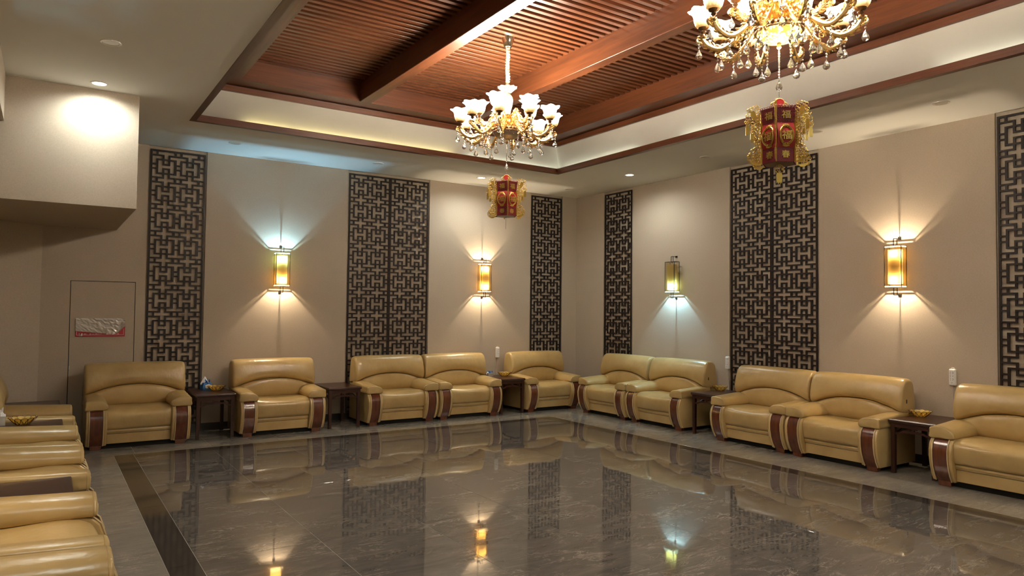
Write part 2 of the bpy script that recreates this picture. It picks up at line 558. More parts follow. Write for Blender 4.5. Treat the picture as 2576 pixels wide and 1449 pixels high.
struct(B(XL + 0.001, XL + 0.012, YF, cy1, 0, 0.092), 'baseboard_left', M['base'])

# flush service door
d = B(DX0, DX1, 0.0, 0.035, 0.004, DZ1).build('door_1', M['wall']); d['kind'] = 'structure'
B(DX0 - 0.0075, DX1 + 0.0075, 0.049, 0.0495, 0.0, DZ1 + 0.008).build('door_gap_shade', M['under'], d)  # black sheet put in as the shade inside the gap round the leaf
MB().tube([(DX0 + 0.004, -0.004, 0.80), (DX0 + 0.004, -0.004, 0.84)], 0.004).build('hinge', M['white'], d)

# ------------------------------------------------------------------ floor
floor = struct(B(XL - 0.14, 0.14, YF - 0.14, 0.14, -0.10, -0.0016), 'floor', M['grout'])
GAP = 0.0026
_tile_cache = {}
def tile(x0, x1, y0, y1, mat, tilt=0.0011):
    w, h = round(x1 - x0 - GAP, 4), round(y1 - y0 - GAP, 4)
    if w <= 0.01 or h <= 0.01: return
    key = (w, h, mat)
    if key not in _tile_cache:
        c = 0.0006
        vs = [(-w / 2, -h / 2, -0.0016), (w / 2, -h / 2, -0.0016), (w / 2, h / 2, -0.0016), (-w / 2, h / 2, -0.0016),
              (-w / 2, -h / 2, -c), (w / 2, -h / 2, -c), (w / 2, h / 2, -c), (-w / 2, h / 2, -c),
              (-w / 2 + c, -h / 2 + c, 0), (w / 2 - c, -h / 2 + c, 0), (w / 2 - c, h / 2 - c, 0), (-w / 2 + c, h / 2 - c, 0)]
        fs = [(i, (i + 1) % 4, 4 + (i + 1) % 4, 4 + i) for i in range(4)] + [(4 + i, 4 + (i + 1) % 4, 8 + (i + 1) % 4, 8 + i) for i in range(4)] + [(8, 9, 10, 11)]
        _tile_cache[key] = MB().add(vs, fs).mesh('tile', M[mat])
    inst('tile', _tile_cache[key], floor, ((x0 + x1) / 2, (y0 + y1) / 2, 0), (random.uniform(-tilt, tilt) * .6, random.uniform(-tilt, tilt) * .6, 0))
BX0, BX1, BY1, BY0 = -6.878, -1.376, -1.162, -9.62      # outer edge of the dark band
BW = 0.176
IX0, IX1, IY1, IY0 = BX0 + BW, BX1 - BW, BY1 - BW, BY0 + BW
pitch_x = (IX1 - IX0) / 7
ys = [IY1, -1.86, -3.347, -4.834, -6.321, -7.808, IY0]
for i in range(7):
    for j in range(len(ys) - 1):
        tile(IX0 + i * pitch_x, IX0 + (i + 1) * pitch_x, ys[j + 1], ys[j], 'tile')
yb = [BY1, -1.93, -3.40, -4.855, -6.34, -7.82, BY0]
for j in range(len(yb) - 1):
    for xa in (BX0, IX1): tile(xa, xa + BW, yb[j + 1], yb[j], 'band')
for i in range(4):
    wx = (IX1 - IX0) / 4
    for ya in (IY1, BY0): tile(IX0 + i * wx, IX0 + (i + 1) * wx, ya, ya + BW, 'band')
for i in range(11):
    wx = (0 - XL) / 11
    tile(XL + i * wx, XL + (i + 1) * wx, BY1, -0.001, 'tile_edge'); tile(XL + i * wx, XL + (i + 1) * wx, YF, BY0, 'tile_edge')
for j in range(6):
    hy = (BY1 - BY0) / 6
    tile(XL, BX0, BY0 + j * hy, BY0 + (j + 1) * hy, 'tile_edge'); tile(BX1, -0.001, BY0 + j * hy, BY0 + (j + 1) * hy, 'tile_edge')

# ------------------------------------------------------------------ ceiling
ceil = MB()
T = 0.02
ceil.box(XL - 0.14, TX0 + .001, YF - .14, 0.14, H, H + T).box(TX1 - .001, 0.14, YF - .14, 0.14, H, H + T)
ceil.box(TX0, TX1, TY1 - .001, 0.14, H, H + T).box(TX0, TX1, YF - .14, TY0 + .001, H, H + T)
ceiling = struct(ceil, 'ceiling', M['plaster'])

def ring_boards(name, o0, o1, z0, z1, parent, mats=('wood_x', 'wood_y')):
    """four boards round the opening from inward offset o0 to o1"""
    for x0, x1, y0, y1, m in ((TX0 + o0, TX1 - o0, TY1 - o1, TY1 - o0, mats[0]), (TX0 + o0, TX1 - o0, TY0 + o0, TY0 + o1, mats[0]),
                              (TX0 + o0, TX0 + o1, TY0 + o1, TY1 - o1, mats[1]), (TX1 - o1, TX1 - o0, TY0 + o1, TY1 - o1, mats[1])):
        B(x0, x1, y0, y1, z0, z1).build(name, M[m], parent)

trim1 = MB()
trim1_o = bpy.data.objects.new('trim_1', None); COL.objects.link(trim1_o); trim1_o['kind'] = 'structure'
ring_boards('lip_board', 0.0, 0.06, H - 0.004, H + 0.062, trim1_o)
ring_boards('crown_board', 0.10, 0.19, 3.772, 3.835, trim1_o)
ring_boards('fascia_board', 0.15, 0.413, 3.843, 4.26, trim1_o)

def slope_ring(a, za, b, zb):
    A = [(TX0 + a, TY0 + a, za), (TX1 - a, TY0 + a, za), (TX1 - a, TY1 - a, za), (TX0 + a, TY1 - a, za)]
    C = [(TX0 + b, TY0 + b, zb), (TX1 - b, TY0 + b, zb), (TX1 - b, TY1 - b, zb), (TX0 + b, TY1 - b, zb)]
    return MB().add(A + C, [(i, (i + 1) % 4, 4 + (i + 1) % 4, 4 + i) for i in range(4)])
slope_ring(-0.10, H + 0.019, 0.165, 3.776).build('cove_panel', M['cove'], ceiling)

# slats and beams
ZS = 4.055
sx0, sx1 = TX0 + 0.40, TX1 - 0.40
slat_me = MB().bbox(-(sx1 - sx0) / 2, (sx1 - sx0) / 2, -0.023, 0.023, 0, 0.055, 0.002).mesh('slat', M['slat'])
y = TY1 - 0.413 - 0.03
while y > TY0 + 0.43:
    inst('slat', slat_me, ceiling, ((sx0 + sx1) / 2, y, ZS + random.uniform(0, 0.002)))
    y -= 0.0905
B(sx0, sx1, TY0 + 0.4, TY1 - 0.4, 4.15, 4.2).build('backing_board', M['void'], ceiling)
for xa, xb in ((-4.622, -4.492), (-3.262, -3.142)):
    MB().bbox(xa, xb, TY0 + 0.41, TY1 - 0.412, 3.836, 4.09, 0.004).build('beam', M['wood_y'], ceiling)

# cove light strips lying behind the lip
def led(x0, x1, y0, y1, m, label):
    o = B(x0, x1, y0, y1, H + 0.021, H + 0.034).build('led_strip', M[m])
    tag(o, label, 'light strip', 'cove light strips behind the wooden lip')
led(-5.75, -5.25, TY1 + 0.030, TY1 + 0.045, 'ledy', 'short glowing yellowish strip hidden in the cove at the left end above the soffit')
led(-5.2, -3.2, TY1 + 0.030, TY1 + 0.045, 'ledy', 'long yellow-white glowing strip in the back cove left of the farther chandelier')
led(-3.0, -1.52, TY1 + 0.030, TY1 + 0.045, 'ledw', 'pale green glowing strip in the back cove behind the farther chandelier')
led(TX1 + 0.030, TX1 + 0.045, -3.05, -1.55, 'ledw', 'pale glowing strip in the right cove nearest the room corner')
led(TX1 + 0.030, TX1 + 0.045, -4.75, -3.75, 'ledw', 'pale glowing strip in the right cove beside the nearer lantern')
led(TX1 + 0.030, TX1 + 0.045, -7.6, -6.55, 'ledw', 'white glowing strip in the right cove near the picture edge')

# ------------------------------------------------------------------ lattice panels
def lattice_cells(w):
    t = 0.0195; sq = 0.043
    P = (w - 2 * t - sq) / 2          # horizontal period
    k = P / 0.264
    PY = 0.323; q = PY / 0.341
    wh = []                            # white (open) rectangles x0,x1,z0,z1 ; z measured down from plus row 0
    for c in range(-1, 3):
        X = t + c * P
        for r in range(0, 11):
            Z = r * PY
            def R(a, b, c0, c1): wh.append((X + a * k, X + b * k, Z + c0 * q, Z + c1 * q))
            R(0, .043 / k, -.0195, .0195)                       # square on the plus row
            R(.063, .239, -.0195, .0195); R(.129, .173, -.0725, .0725)   # plus
            for s in (1, -1):
                a, b = sorted((s * .0385, s * .0725)); R(.193, .373, a, b)       # T bar
                a, b = sorted((s * .0725, s * .133)); R(.264, .307, a, b)       # T stem
            if r < 10:
                R(0, .043 / k, .152, .190)                       # square on the H row
                R(.063, .109, .0925, .2485); R(.193, .239, .0925, .2485); R(.063, .239, .1525, .1885)   # H
                R(.129, .173, .0925, .1335); R(.129, .173, .2075, .2485)
    return wh, t, PY

def lattice_mesh(w):
    wh, t, PY = lattice_cells(w)
    h = LAT_TOP - LAT_BOT
    z00 = 0.040                         # plus row 0 below the top edge
    rects = []
    for a, b, c, e in wh:
        a, b = max(a, t), min(b, w - t); c, e = max(c + z00, t), min(e + z00, h - t)
        if b - a > 0.004 and e - c > 0.004: rects.append((a, b, c, e))
    rnd = lambda v: round(v, 4)
    us = sorted({0, rnd(t), rnd(w - t), rnd(w), *[rnd(r[0]) for r in rects], *[rnd(r[1]) for r in rects]})
    zs = sorted({0, rnd(t), rnd(h - t), rnd(h), *[rnd(r[2]) for r in rects], *[rnd(r[3]) for r in rects]})
    def clean(l):
        o = [l[0]]
        for v in l[1:]:
            if v - o[-1] > 0.0015: o.append(v)
        return o
    us, zs = clean(us), clean(zs)
    nu, nz = len(us) - 1, len(zs) - 1
    sol = [[True] * nz for _ in range(nu)]
    uc = [(us[i] + us[i + 1]) / 2 for i in range(nu)]; zc = [(zs[j] + zs[j + 1]) / 2 for j in range(nz)]
    for a, b, c, e in rects:
        for i in range(nu):
            if a < uc[i] < b:
                for j in range(nz):
                    if c < zc[j] < e: sol[i][j] = False
    D = 0.015
    def emit(test):
        mb = MB(); vs = mb.v; fs = mb.f
        def quad(*p):
            o = len(vs); vs.extend(p); fs.append((o, o + 1, o + 2, o + 3))
        ok = lambda i, j: 0 <= i < nu and 0 <= j < nz and sol[i][j] and test(i, j)
        for i in range(nu):
            j = 0
            while j < nz:
                if not ok(i, j): j += 1; continue
                j2 = j
                while ok(i, j2 + 1): j2 += 1
                a, b, c, e = us[i] - w / 2, us[i + 1] - w / 2, LAT_TOP - zs[j], LAT_TOP - zs[j2 + 1]
                quad((a, 0, c), (b, 0, c), (b, 0, e), (a, 0, e))
                quad((a, D, c), (b, D, c), (b, D, e), (a, D, e))
                quad((a, 0, c), (b, 0, c), (b, D, c), (a, D, c)); quad((a, 0, e), (b, 0, e), (b, D, e), (a, D, e))
                for jj in range(j, j2 + 1):
                    c, e = LAT_TOP - zs[jj], LAT_TOP - zs[jj + 1]
                    if not ok(i - 1, jj): quad((a, 0, c), (a, D, c), (a, D, e), (a, 0, e))
                    if not ok(i + 1, jj): quad((b, 0, c), (b, D, c), (b, D, e), (b, 0, e))
                j = j2 + 1
        return mb
    edge = lambda i, j: us[i] < t - .001 or us[i] >= w - t - .001 or zs[j] < t - .001 or zs[j] >= h - t - .001
    def mk(mb, nm):
        me = bpy.data.meshes.new(nm); me.from_pydata(mb.v, [], mb.f); me.materials.append(M['lattice']); me.update(); return me
    return mk(emit(edge), 'panel_frame'), mk(emit(lambda i, j: not edge(i, j)), 'fretwork')

_lat = {}
def lattice(loc, rz, w, label):
    if w not in _lat: _lat[w] = lattice_mesh(w)
    o = empty('lattice_panel', loc, rz, label, 'lattice panel', 'dark fretwork panels on the walls')
    for nm, me in zip(('panel_frame', 'fretwork'), _lat[w]): inst(nm, me, o, (0, 0, 0))
    return o
# origin at the middle of the panel foot, front face at local y=0, wall behind at +y
YP = -0.004
lattice((-6.190, YP, 0), 0, 0.612, 'single dark fretwork panel between the service door and the blue-white wall lamp')
lattice((-3.716, YP, 0), 0, 0.612, 'left half of the double dark fretwork panel in the middle of the back wall')
lattice((-3.105, YP, 0), 0, 0.612, 'right half of the double dark fretwork panel in the middle of the back wall')
lattice((-0.626, YP, 0), 0, 0.612, 'narrow dark fretwork panel on the back wall next to the room corner')
lattice((YP, -1.044, 0), -pi / 2, 0.622, 'narrow dark fretwork panel on the right wall next to the room corner')
lattice((YP, -3.554, 0), -pi / 2, 0.622, 'farther half of the double fretwork panel on the right wall behind the nearer lantern')
lattice((YP, -4.176, 0), -pi / 2, 0.622, 'nearer half of the double fretwork panel on the right wall behind the nearer lantern')
lattice((YP, -6.676, 0), -pi / 2, 0.622, 'dark fretwork panel cut by the right edge of the picture')
lattice((YP, -7.298, 0), -pi / 2, 0.622, 'dark fretwork panel beyond the right edge joined to the cut one')

# ------------------------------------------------------------------ armchair
def make_chair():
    t = empty('armchair', (0, 0, 0), 0, 'x', 'armchair', 'tan leather armchairs round the room')
    L = M['leather']
    fc = [(-.655, .045), (-.690, .10), (-.718, .17), (-.734, .25), (-.736, .32), (-.720, .38), (-.692, .415), (-.655, .428)]
    side = fc + [(-.02, .428), (-.02, .045)]
    # dark plinth under the body
    B(-.44, .44, -.58, -.03, .0, .07).build('plinth', M['under'], t)
    # body behind and under the cushion
    B(-.31, .31, -.60, -.03, .055, .36).build('seat_base', L, t)
    for s in (-1, 1):
        def sp(a, b):
            x0, x1 = (a, b) if s > 0 else (-b, -a)
            def f(tt): return side
            return loft(f, x0, x1, 0.012, 2, 'x', 3)
        o = sp(.468, .502).build('side_panel', L, t, 30)
        sp(.308, .344).build('inner_panel', L, t, 30)
        B(*( (.34, .47) if s > 0 else (-.47, -.34)), -.64, -.04, .055, .42).build('arm_core', L, t)
        # cream piping along the front edges, coloured paler for the light they catch
        for xx, ow in ((.4715, 'side'), (.342, 'inner')):
            MB().tube([(s * xx, p[0] - .004, p[1]) for p in fc], .0055, 6).build('piping', M['piping'], o, 60)
        # curved wooden facing with foot
        wf = [(p[0] + .004, p[1]) for p in fc]
        strip = [(-.652, .04)] + wf + [(-.62, .432), (-.62, .04)]
        x0, x1 = sorted((s * .348, s * .465))
        MB().rings([[(x, a, b) for a, b in strip] for x in (x0, x1)]).build('arm_facing', M['chairwood'], t, 25)
        MB().bbox(x0 + .006, x1 - .006, -.648, -.58, .0, .042, .003).build('foot', M['chairwood'], t)
        B(*sorted((s * .36, s * .45)), -.12, -.06, 0, .06).build('foot', M['under'], t)
        # padded arm rest
        def pad(y):
            k = (y + .705) / .54                        # 0 front .. 1 back
            up = .034 * k
            c = [(.508, .424), (.509, .47 + up * .6), (.506, .508 + up), (.47, .522 + up), (.41, .523 + up), (.345, .508 + up), (.305, .474 + up * .7), (.300, .436), (.33, .422), (.42, .421)]
            return [(s * a, b) for a, b in smoothpoly(c, 3)]
        pd = loft(pad, -.708, -.15, .016, 8, 'y', 3).build('armrest', L, t, 40)
        ring = inset(pad(-.70), -.0006)
        MB().tube([(a, -.693, b) for a, b in ring], .0017, 5, closed=True).build('seam', L, pd, 60)
    # front panels under the seat
    def low(x):
        return [(-.655, .163), (-.648, .06), (-.58, .06), (-.58, .163)]
    loft(low, -.306, .306, .006, 2, 'x', 2).build('front_panel', L, t, 30)
    def mid(x):
        return [(-.668, .208), (-.672, .19), (-.662, .168), (-.58, .168), (-.58, .208)]
    loft(mid, -.308, .308, .006, 2, 'x', 2).build('front_rail', L, t, 30)
    # seat cushion
    def seat(x):
        q = 1 - (x / .325) ** 2
        sag = .016 * q
        bul = .014 * q
        c = [(-.655 - bul * .3, .206), (-.690 - bul, .26), (-.702 - bul, .33), (-.692 - bul, .385 - sag * .4), (-.645, .424 - sag), (-.55, .434 - sag * .8), (-.40, .426 - sag), (-.22, .42), (-.20, .36), (-.22, .22), (-.45, .206)]
        return smoothpoly(c, 3)
    loft(seat, -.322, .322, .024, 12, 'x', 4).build('seat_cushion', L, t, 60)
    # lower back cushion with arched top
    arc = lambda x: .53 + .108 * (1 - (abs(x) / .485) ** 2.2)
    def lower(x):
        zt = arc(x)
        c = [(-.20, .40), (-.245, .42), (-.275, .47), (-.283, .52 if zt > .56 else zt - .03), (-.272, zt - .018), (-.235, zt + .004), (-.17, zt), (-.12, .50), (-.12, .40)]
        return smoothpoly(c, 3)
    loft(lower, -.478, .478, .02, 14, 'x', 4).build('lumbar_cushion', L, t, 60)
    # upper back roll
    def upper(x):
        zb = arc(x) + .004
        top = .885 - .010 * (abs(x) / .5) ** 4
        def z(k): return zb + (top - zb) * k
        c = [(-.225, z(0)), (-.278, z(.10)), (-.292, z(.30)), (-.278, z(.55)), (-.248, z(.80)), (-.205, z(.95)), (-.150, z(1)), (-.085, z(.97)), (-.045, z(.85)), (-.02, z(.5)), (-.012, z(.0)), (-.10, z(-.03))]
        return smoothpoly(c, 3)
    ub = loft(upper, -.506, .506, .035, 14, 'x', 5).build('backrest', L, t, 60)
    B(.504, .509, -.20, -.185, .635, .672).build('brand_tag', M['tag'], ub)
    B(-.49, .49, -.13, -.012, .055, .56).build('rear_panel', L, t)
    return t

chair = make_chair()
_first = [True]
def place_chair(loc, rz, label):
    if _first[0]:
        _first[0] = False
        chair.location = loc; chair.rotation_euler = (0, 0, rz); chair['label'] = label
        return chair
    return dup(chair, loc, rz, label)
A_CH = [(-6.615, -.125, 'tan leather armchair below the service door sign on the back wall'),
        (-5.075, -.085, 'tan leather armchair under the blue-white wall lamp, between two dark side tables'),
        (-3.495, -.050, 'tan leather armchair in front of the left half of the double back-wall panel'),
        (-2.445, -.020, 'tan leather armchair beside the table with blue tissues, in front of the right panel half'),
        (-0.965, -.012, 'tan leather armchair standing alone in front of the narrow back-wall panel by the corner')]
for x, yy, lb in A_CH: place_chair((x, yy, 0), 0, lb)
B_CH = [(-1.505, -.03, 'tan leather armchair on the right wall closest to the room corner'),
        (-2.555, -.03, 'tan leather armchair under the wall lamp lit only below, on the right wall'),
        (-4.128, -.12, 'tan leather armchair in front of the double right-wall fretwork panel'),
        (-5.165, -.14, 'tan leather armchair under the large warm wall lamp on the right wall'),
        (-6.645, -.15, 'tan leather armchair cut off by the right edge of the picture')]
for yy, x, lb in B_CH: place_chair((x, yy, 0), -pi / 2, lb)
L_CH = [(-1.455, 'tan leather armchair in the left row farthest from the viewer, beside the bowl table'),
        (-2.942, 'tan leather armchair in the left row just on the near side of the bowl table'),
        (-3.983, 'tan leather armchair in the left row just beyond the bare brown table'),
        (-5.460, 'tan leather armchair in the left row just in front of the bare brown table'),
        (-6.501, 'tan leather armchair in the bottom left corner, nearest to the viewer')]
for yy, lb in L_CH: place_chair((XL + .03, yy, 0), pi / 2, lb).scale = (1, 1.26, 1)

# ------------------------------------------------------------------ side tables
TH = 0.515
def make_table():
    t = empty('side_table', (0, 0, 0), 0, 'x', 'table', 'dark rosewood side tables between the armchairs')
    Wm = M['tablewood']; w, d0, d1 = .214, -.66, -.02
    def top(z):
        e = 0.008 * (1 - abs((z - (TH - .016)) / .016))
        return [(-w - e, d0 - e), (w + e, d0 - e), (w + e, d1), (-w - e, d1)]
    MB().rings([[(a, b, z) for a, b in top(z)] for z in (TH - .032, TH - .020, TH - .010, TH)]).build('table_top', Wm, t)
    for sx in (-1, 1):
        for yy in (d0 + .03, d1 - .03):
            MB().rings([[(sx * .187 + a * k, yy + b * k, z) for a, b in ((-.02, -.02), (.02, -.02), (.02, .02), (-.02, .02))] for z, k in ((0, .9), (.1, .92), (TH - .032, 1.0))]).build('leg', Wm, t)
    # aprons
    B(-.175, .175, d0 + .014, d0 + .032, TH - .075, TH - .032).build('apron', Wm, t); B(-.175, .175, d1 - .032, d1 - .014, TH - .075, TH - .032).build('apron', Wm, t)
    for sx in (-1, 1): B(*sorted((sx * .172, sx * .190)), d0 + .03, d1 - .03, TH - .075, TH - .032).build('apron', Wm, t)
    # hump-back stretchers with a little strut
    def hump(L, n=14):
        out = []
        for i in range(n + 1):
            x = -L + 2 * L * i / n; k = abs(x) / L
            s = min(1, max(0, (0.85 - k) / 0.35)); s = s * s * (3 - 2 * s)
            out.append((x, TH - .135 + .024 * s))
        return out
    def stretcher(pts, fn):
        mb = MB(); mb.rings([[fn(x, q, z + r) for q, r in ((-.008, -.010), (.008, -.010), (.008, .010), (-.008, .010))] for x, z in pts])
        return mb
    for yy in (d0 + .026, d1 - .026):
        stretcher(hump(.175), lambda x, q, z: (x, yy + q, z)).build('stretcher', Wm, t)
        MB().box(-.011, .011, yy - .007, yy + .007, TH - .103, TH - .074).box(-.04, .04, yy - .006, yy + .006, TH - .106, TH - .097).box(-.035, .035, yy - .006, yy + .006, TH - .085, TH - .074).build('strut', Wm, t)
    for sx in (-1, 1):
        cy_ = (d0 + d1) / 2
        stretcher(hump((d1 - d0) / 2 - .05), lambda x, q, z: (sx * .184 + q, cy_ + x, z)).build('stretcher', Wm, t)
        B(sx * .184 - .006, sx * .184 + .006, cy_ - .011, cy_ + .011, TH - .103, TH - .074).build('strut', Wm, t)
    return t
table = make_table()
table.location = (-5.822, -.01, 0); table['label'] = 'dark side table with blue tissues and a bowl, left of the blue-lit lamp'
dup(table, (-4.275, -.01, 0), 0, 'bare dark side table with nothing on it against the back wall')
dup(table, (-1.705, -.005, 0), 0, 'dark side table near the room corner, holding crumpled blue tissues and a bowl')
dup(table, (-.005, -3.385, 0), -pi / 2, 'dark side table on the right wall left of the double panel, holding one bowl')
dup(table, (-.03, -5.903, 0), -pi / 2, 'dark side table on the right wall below the socket strip nearest the picture edge')
dup(table, (XL + .160, -.705, 0), pi / 2, 'side table in the far left corner behind the farthest left-row armchair')
dup(table, (XL + .160, -2.20, 0), pi / 2, 'side table in the left row with an amber bowl and white tissue box')
dup(table, (XL + .160, -4.721, 0), pi / 2, 'bare reddish-brown side table in the left row near the picture edge')

# ------------------------------------------------------------------ dishes, tissues
def make_bowl():
    t = empty('fruit_bowl', (0, 0, 0), 0, 'x', 'bowl', 'amber glass petal bowls on the side tables')
    pr = [(.004, .006), (.045, .004), (.052, .010), (.070, .032), (.092, .054), (.100, .060), (.097, .060), (.066, .034), (.045, .012), (.004, .010)]
    n = 48
    rf = lambda k, a: (.004 * cos(12 * a) * (1 if .15 < k < .85 else 0), .004 * cos(12 * a) * (1 if .35 < k < .75 else 0))
    MB().lathe(pr, n, ruf=rf).build('glass_dish', M['amberglass' if False else 'amberbowl'], t, 50)
    w = MB()
    for i in range(12):
        a0 = 2 * pi * i / 12
        pts = []
        for k in range(13):
            s = k / 12; ph = a0 + (pi / 12) * 1.05 * sin(2 * pi * s) * (.55 + .45 * sin(pi * s))
            hh = sin(pi * s)
            r = .050 + (.105 - .050) * hh; z = .007 + .056 * hh ** 1.1
            pts.append((r * cos(ph), r * sin(ph), z))
        w.tube(pts, .0022, 5)
    w.build('petal_wire', M['wire'], t, 60)
    w2 = MB().tube([(.050 * cos(2 * pi * i / 24), .050 * sin(2 * pi * i / 24), .006) for i in range(24)], .003, 5, closed=True)
    w2.build('foot_ring', M['wire'], t, 60)
    return t
bowl = make_bowl()
bowl.location = (-5.755, -.33, TH); bowl['label'] = 'amber petal bowl in front of the blue tissue pack, left part of the back wall'
dup(bowl, (-1.585, -.24, TH), .2, 'amber petal bowl beside the crumpled blue tissue pack on the corner-side table')
dup(bowl, (-.21, -3.24, TH), .1, 'amber petal bowl on the right-wall table beside the double fretwork panel')
dup(bowl, (-.31, -5.79, TH), .3, 'amber petal bowl on the right-wall table under the nearest socket strip')
dup(bowl, (-7.63, -2.19, TH), .15, 'amber petal bowl beside the white tissue box in the left row').scale = (1.0, 1.0, 1.0)

def crumple(mb, c, r, n, seed, zs=1.0):
    rnd = random.Random(seed)
    for _ in range(n):
        a = rnd.uniform(0, 2 * pi); q = rnd.uniform(.1, .8) * r
        base = Vector((c[0] + q * cos(a), c[1] + q * sin(a), c[2]))
        h = rnd.uniform(.5, 1.0) * r * 1.3 * zs
        w = rnd.uniform(.5, .9) * r
        d1 = Vector((cos(a + 1.2), sin(a + 1.2), 0)) * w
        tip = base + Vector((cos(a) * .3 * r, sin(a) * .3 * r, h))
        vs = [base - d1 / 2, base + d1 / 2, tip + d1 * .35 * rnd.uniform(-1, 1) + Vector((0, 0, .1 * r)), tip - d1 * .3,
              base - d1 / 2 + Vector((0, 0, h * .6)) + Vector((cos(a), sin(a), 0)) * .2 * r]
        off = Vector((cos(a), sin(a), .2)).normalized() * .0012
        m = len(vs)
        mb.add([tuple(p) for p in vs] + [tuple(p + off) for p in vs],
               [tuple(range(m)), tuple(range(m, 2 * m))[::-1]] + [(i, (i + 1) % m, m + (i + 1) % m, m + i) for i in range(m)])
    return mb

def tissue_peak(mb, c, w, h):
    ring = lambda k, z, dx=0: [(c[0] + dx + k * w * (1 + .15 * sin(3 * i)) * cos(2 * pi * i / 10), c[1] + .6 * k * w * sin(2 * pi * i / 10), c[2] + z + .006 * sin(5 * i)) for i in range(10)]
    return mb.rings([ring(1, 0), ring(.8, h * .3), ring(.45, h * .65), ring(.10, h)])

t1 = empty('tissue_pack', (-5.845, -.165, TH), .25, 'blue and white tissue pack with a white paper peak behind the amber bowl', 'tissue pack')
def packf(z):
    k = 1 - .25 * max(0, (z - .045) / .045) ** 2
    return smoothpoly([(-.055 * k, -.045), (0, -.052 * k), (.055 * k, -.045), (.058 * k, 0), (.055 * k, .045), (0, .05 * k), (-.055 * k, .045), (-.058 * k, 0)], 2)
MB().rings([[(a, b, z) for a, b in packf(z)] for z in (.001, .02, .05, .075, .088)]).build('pack', M['bluebox'], t1, 40)
MB().plate([(-.03, .03), (.0, .02), (.02, .05), (.04, .03), (.045, .06), (.01, .075), (-.035, .06)], .002, Matrix.Translation((0.0, -.0535, 0))).build('printed_stripe', M['white'], t1)
crumple(MB(), (0.0, 0, .07), .05, 7, 3).build('torn_film', M['bluebox'], t1)
tissue_peak(MB(), (-.012, 0.01, .072), .05, .085).build('tissue', M['paper'], t1, 35)

t3 = empty('tissue_pack', (-1.83, -.20, TH), .1, 'crumpled blue and clear tissue pack on the table near the corner', 'tissue pack')
MB().rings([[(a * .85, b, z) for a, b in packf(z)] for z in (.001, .02, .04, .055)]).build('pack', M['film'], t3, 40)
crumple(MB(), (.02, 0, .035), .055, 9, 8, .8).build('torn_film', M['bluebox'], t3)
tissue_peak(MB(), (-.03, 0, .04), .03, .03).build('tissue', M['paper'], t3, 35)

tb = empty('tissue_box', (-7.815, -2.17, TH), .05, 'white tissue box with a pulled tissue on the left-row bowl table', 'tissue box')
MB().bbox(-.065, .065, -.06, .06, 0, .085, .006).build('box', M['white'], tb)
MB().bbox(-.067, .067, -.062, .062, .072, .087, .003).build('box_lid', M['paper'], tb)
crumple(tissue_peak(MB(), (.02, 0, .083), .045, .05), (.03, 0, .09), .05, 4, 12).build('tissue', M['paper'], tb)

# ------------------------------------------------------------------ wall sockets with cords
def socket(loc, rz, label, length, bend):
    o = empty('socket_strip', loc, rz, label, 'socket', 'white socket strips hung on the walls')
    MB().bbox(-.031, .031, -.034, 0, -.082, .082, .008).build('housing', M['white'], o, 30)
    MB().bbox(-.024, .024, -.037, -.033, -.074, .066, .004).build('face_plate', M['paper'], o)
    MB().tube([(-.012, -.012, .082), (-.010, -.012, .094), (.010, -.012, .094), (.012, -.012, .082)], .003, 6).build('hanging_loop', M['white'], o, 60)
    for zz, kind in ((.045, 3), (.012, 2), (-.020, 3)):
        sm = MB()
        sm.box(-.014, -.011, -.0385, -.036, zz + .004, zz + .012); sm.box(-.014, -.011, -.0385, -.036, zz - .010, zz - .002)
        if kind == 3:
            sm.box(.004, .012, -.0385, -.036, zz + .006, zz + .009); sm.box(.004, .012, -.0385, -.036, zz - .009, zz - .006); sm.box(.010, .013, -.0385, -.036, zz - .004, zz + .004)
        else:
            sm.box(.008, .011, -.0385, -.036, zz - .006, zz + .006)
        sm.build('outlet_slots', M['slot'], o)
    MB().ball((0, -.037, -.050), .010, 12, 6, (1.2, .25, .8)).build('switch_button', M['lampoff'], o, 60)
    pts = [(bend * sin(pi * k / 10) * (.5 + k / 20), -.008 - .004 * sin(k), -.082 - length * k / 12) for k in range(13)]
    MB().tube(pts, .0032, 6).build('cord', M['film'], o, 60)
socket((-1.572, -.001, .865), 0, 'white socket strip on the back wall above the corner-side tissue table', .62, -.035)
socket((-.001, -3.206, .866), -pi / 2, 'white socket strip at the left edge of the double right-wall panel', .55, .02)
socket((-.001, -5.958, .905), -pi / 2, 'white socket strip with straight cord on the right wall near the picture edge', .62, .012)

# ------------------------------------------------------------------ sign on the door
sg = empty('door_sign', (-6.962, -.001, 1.275), 0, 'red sign half covered by crumpled silver film on the service door', 'sign')
MB().bbox(-.247, .247, -.010, 0, -.108, .095, .002).build('sign_board', M['signred'], sg)
fm = MB(); rnd = random.Random(4)
nx, nz = 22, 9
def fz(i, j):
    x = -.245 + .49 * i / nx
    zt = .102; zb = -.045 - .03 * min(1, i / nx * 1.6)
    if x > .17: zb += (x - .17) / .075 * .085
    return x, zt + (zb - zt) * j / nz
fv = []
for j in range(nz + 1):
    for i in range(nx + 1):
        x, z = fz(i, j)
        k = .3 + .7 * (i / nx) ** 3
        fv.append((x, -.013 - .010 * k * rnd.random() * (1 if 0 < j else .3), z))
q = len(fv)
fv += [(x, -.0105, z) for x, _, z in fv]
ff = []
for j in range(nz):
    for i in range(nx):
        a = j * (nx + 1) + i
        ff += [(a, a + 1, a + nx + 2), (a, a + nx + 2, a + nx + 1)]
for i in range(nx):
    ff += [(i, q + i, q + i + 1, i + 1)]; b = nz * (nx + 1) + i; ff += [(b, b + 1, q + b + 1, q + b)]
for j in range(nz):
    a = j * (nx + 1); ff += [(a, a + nx + 1, q + a + nx + 1, q + a)]; a += nx; ff += [(a, q + a, q + a + nx + 1, a + nx + 1)]
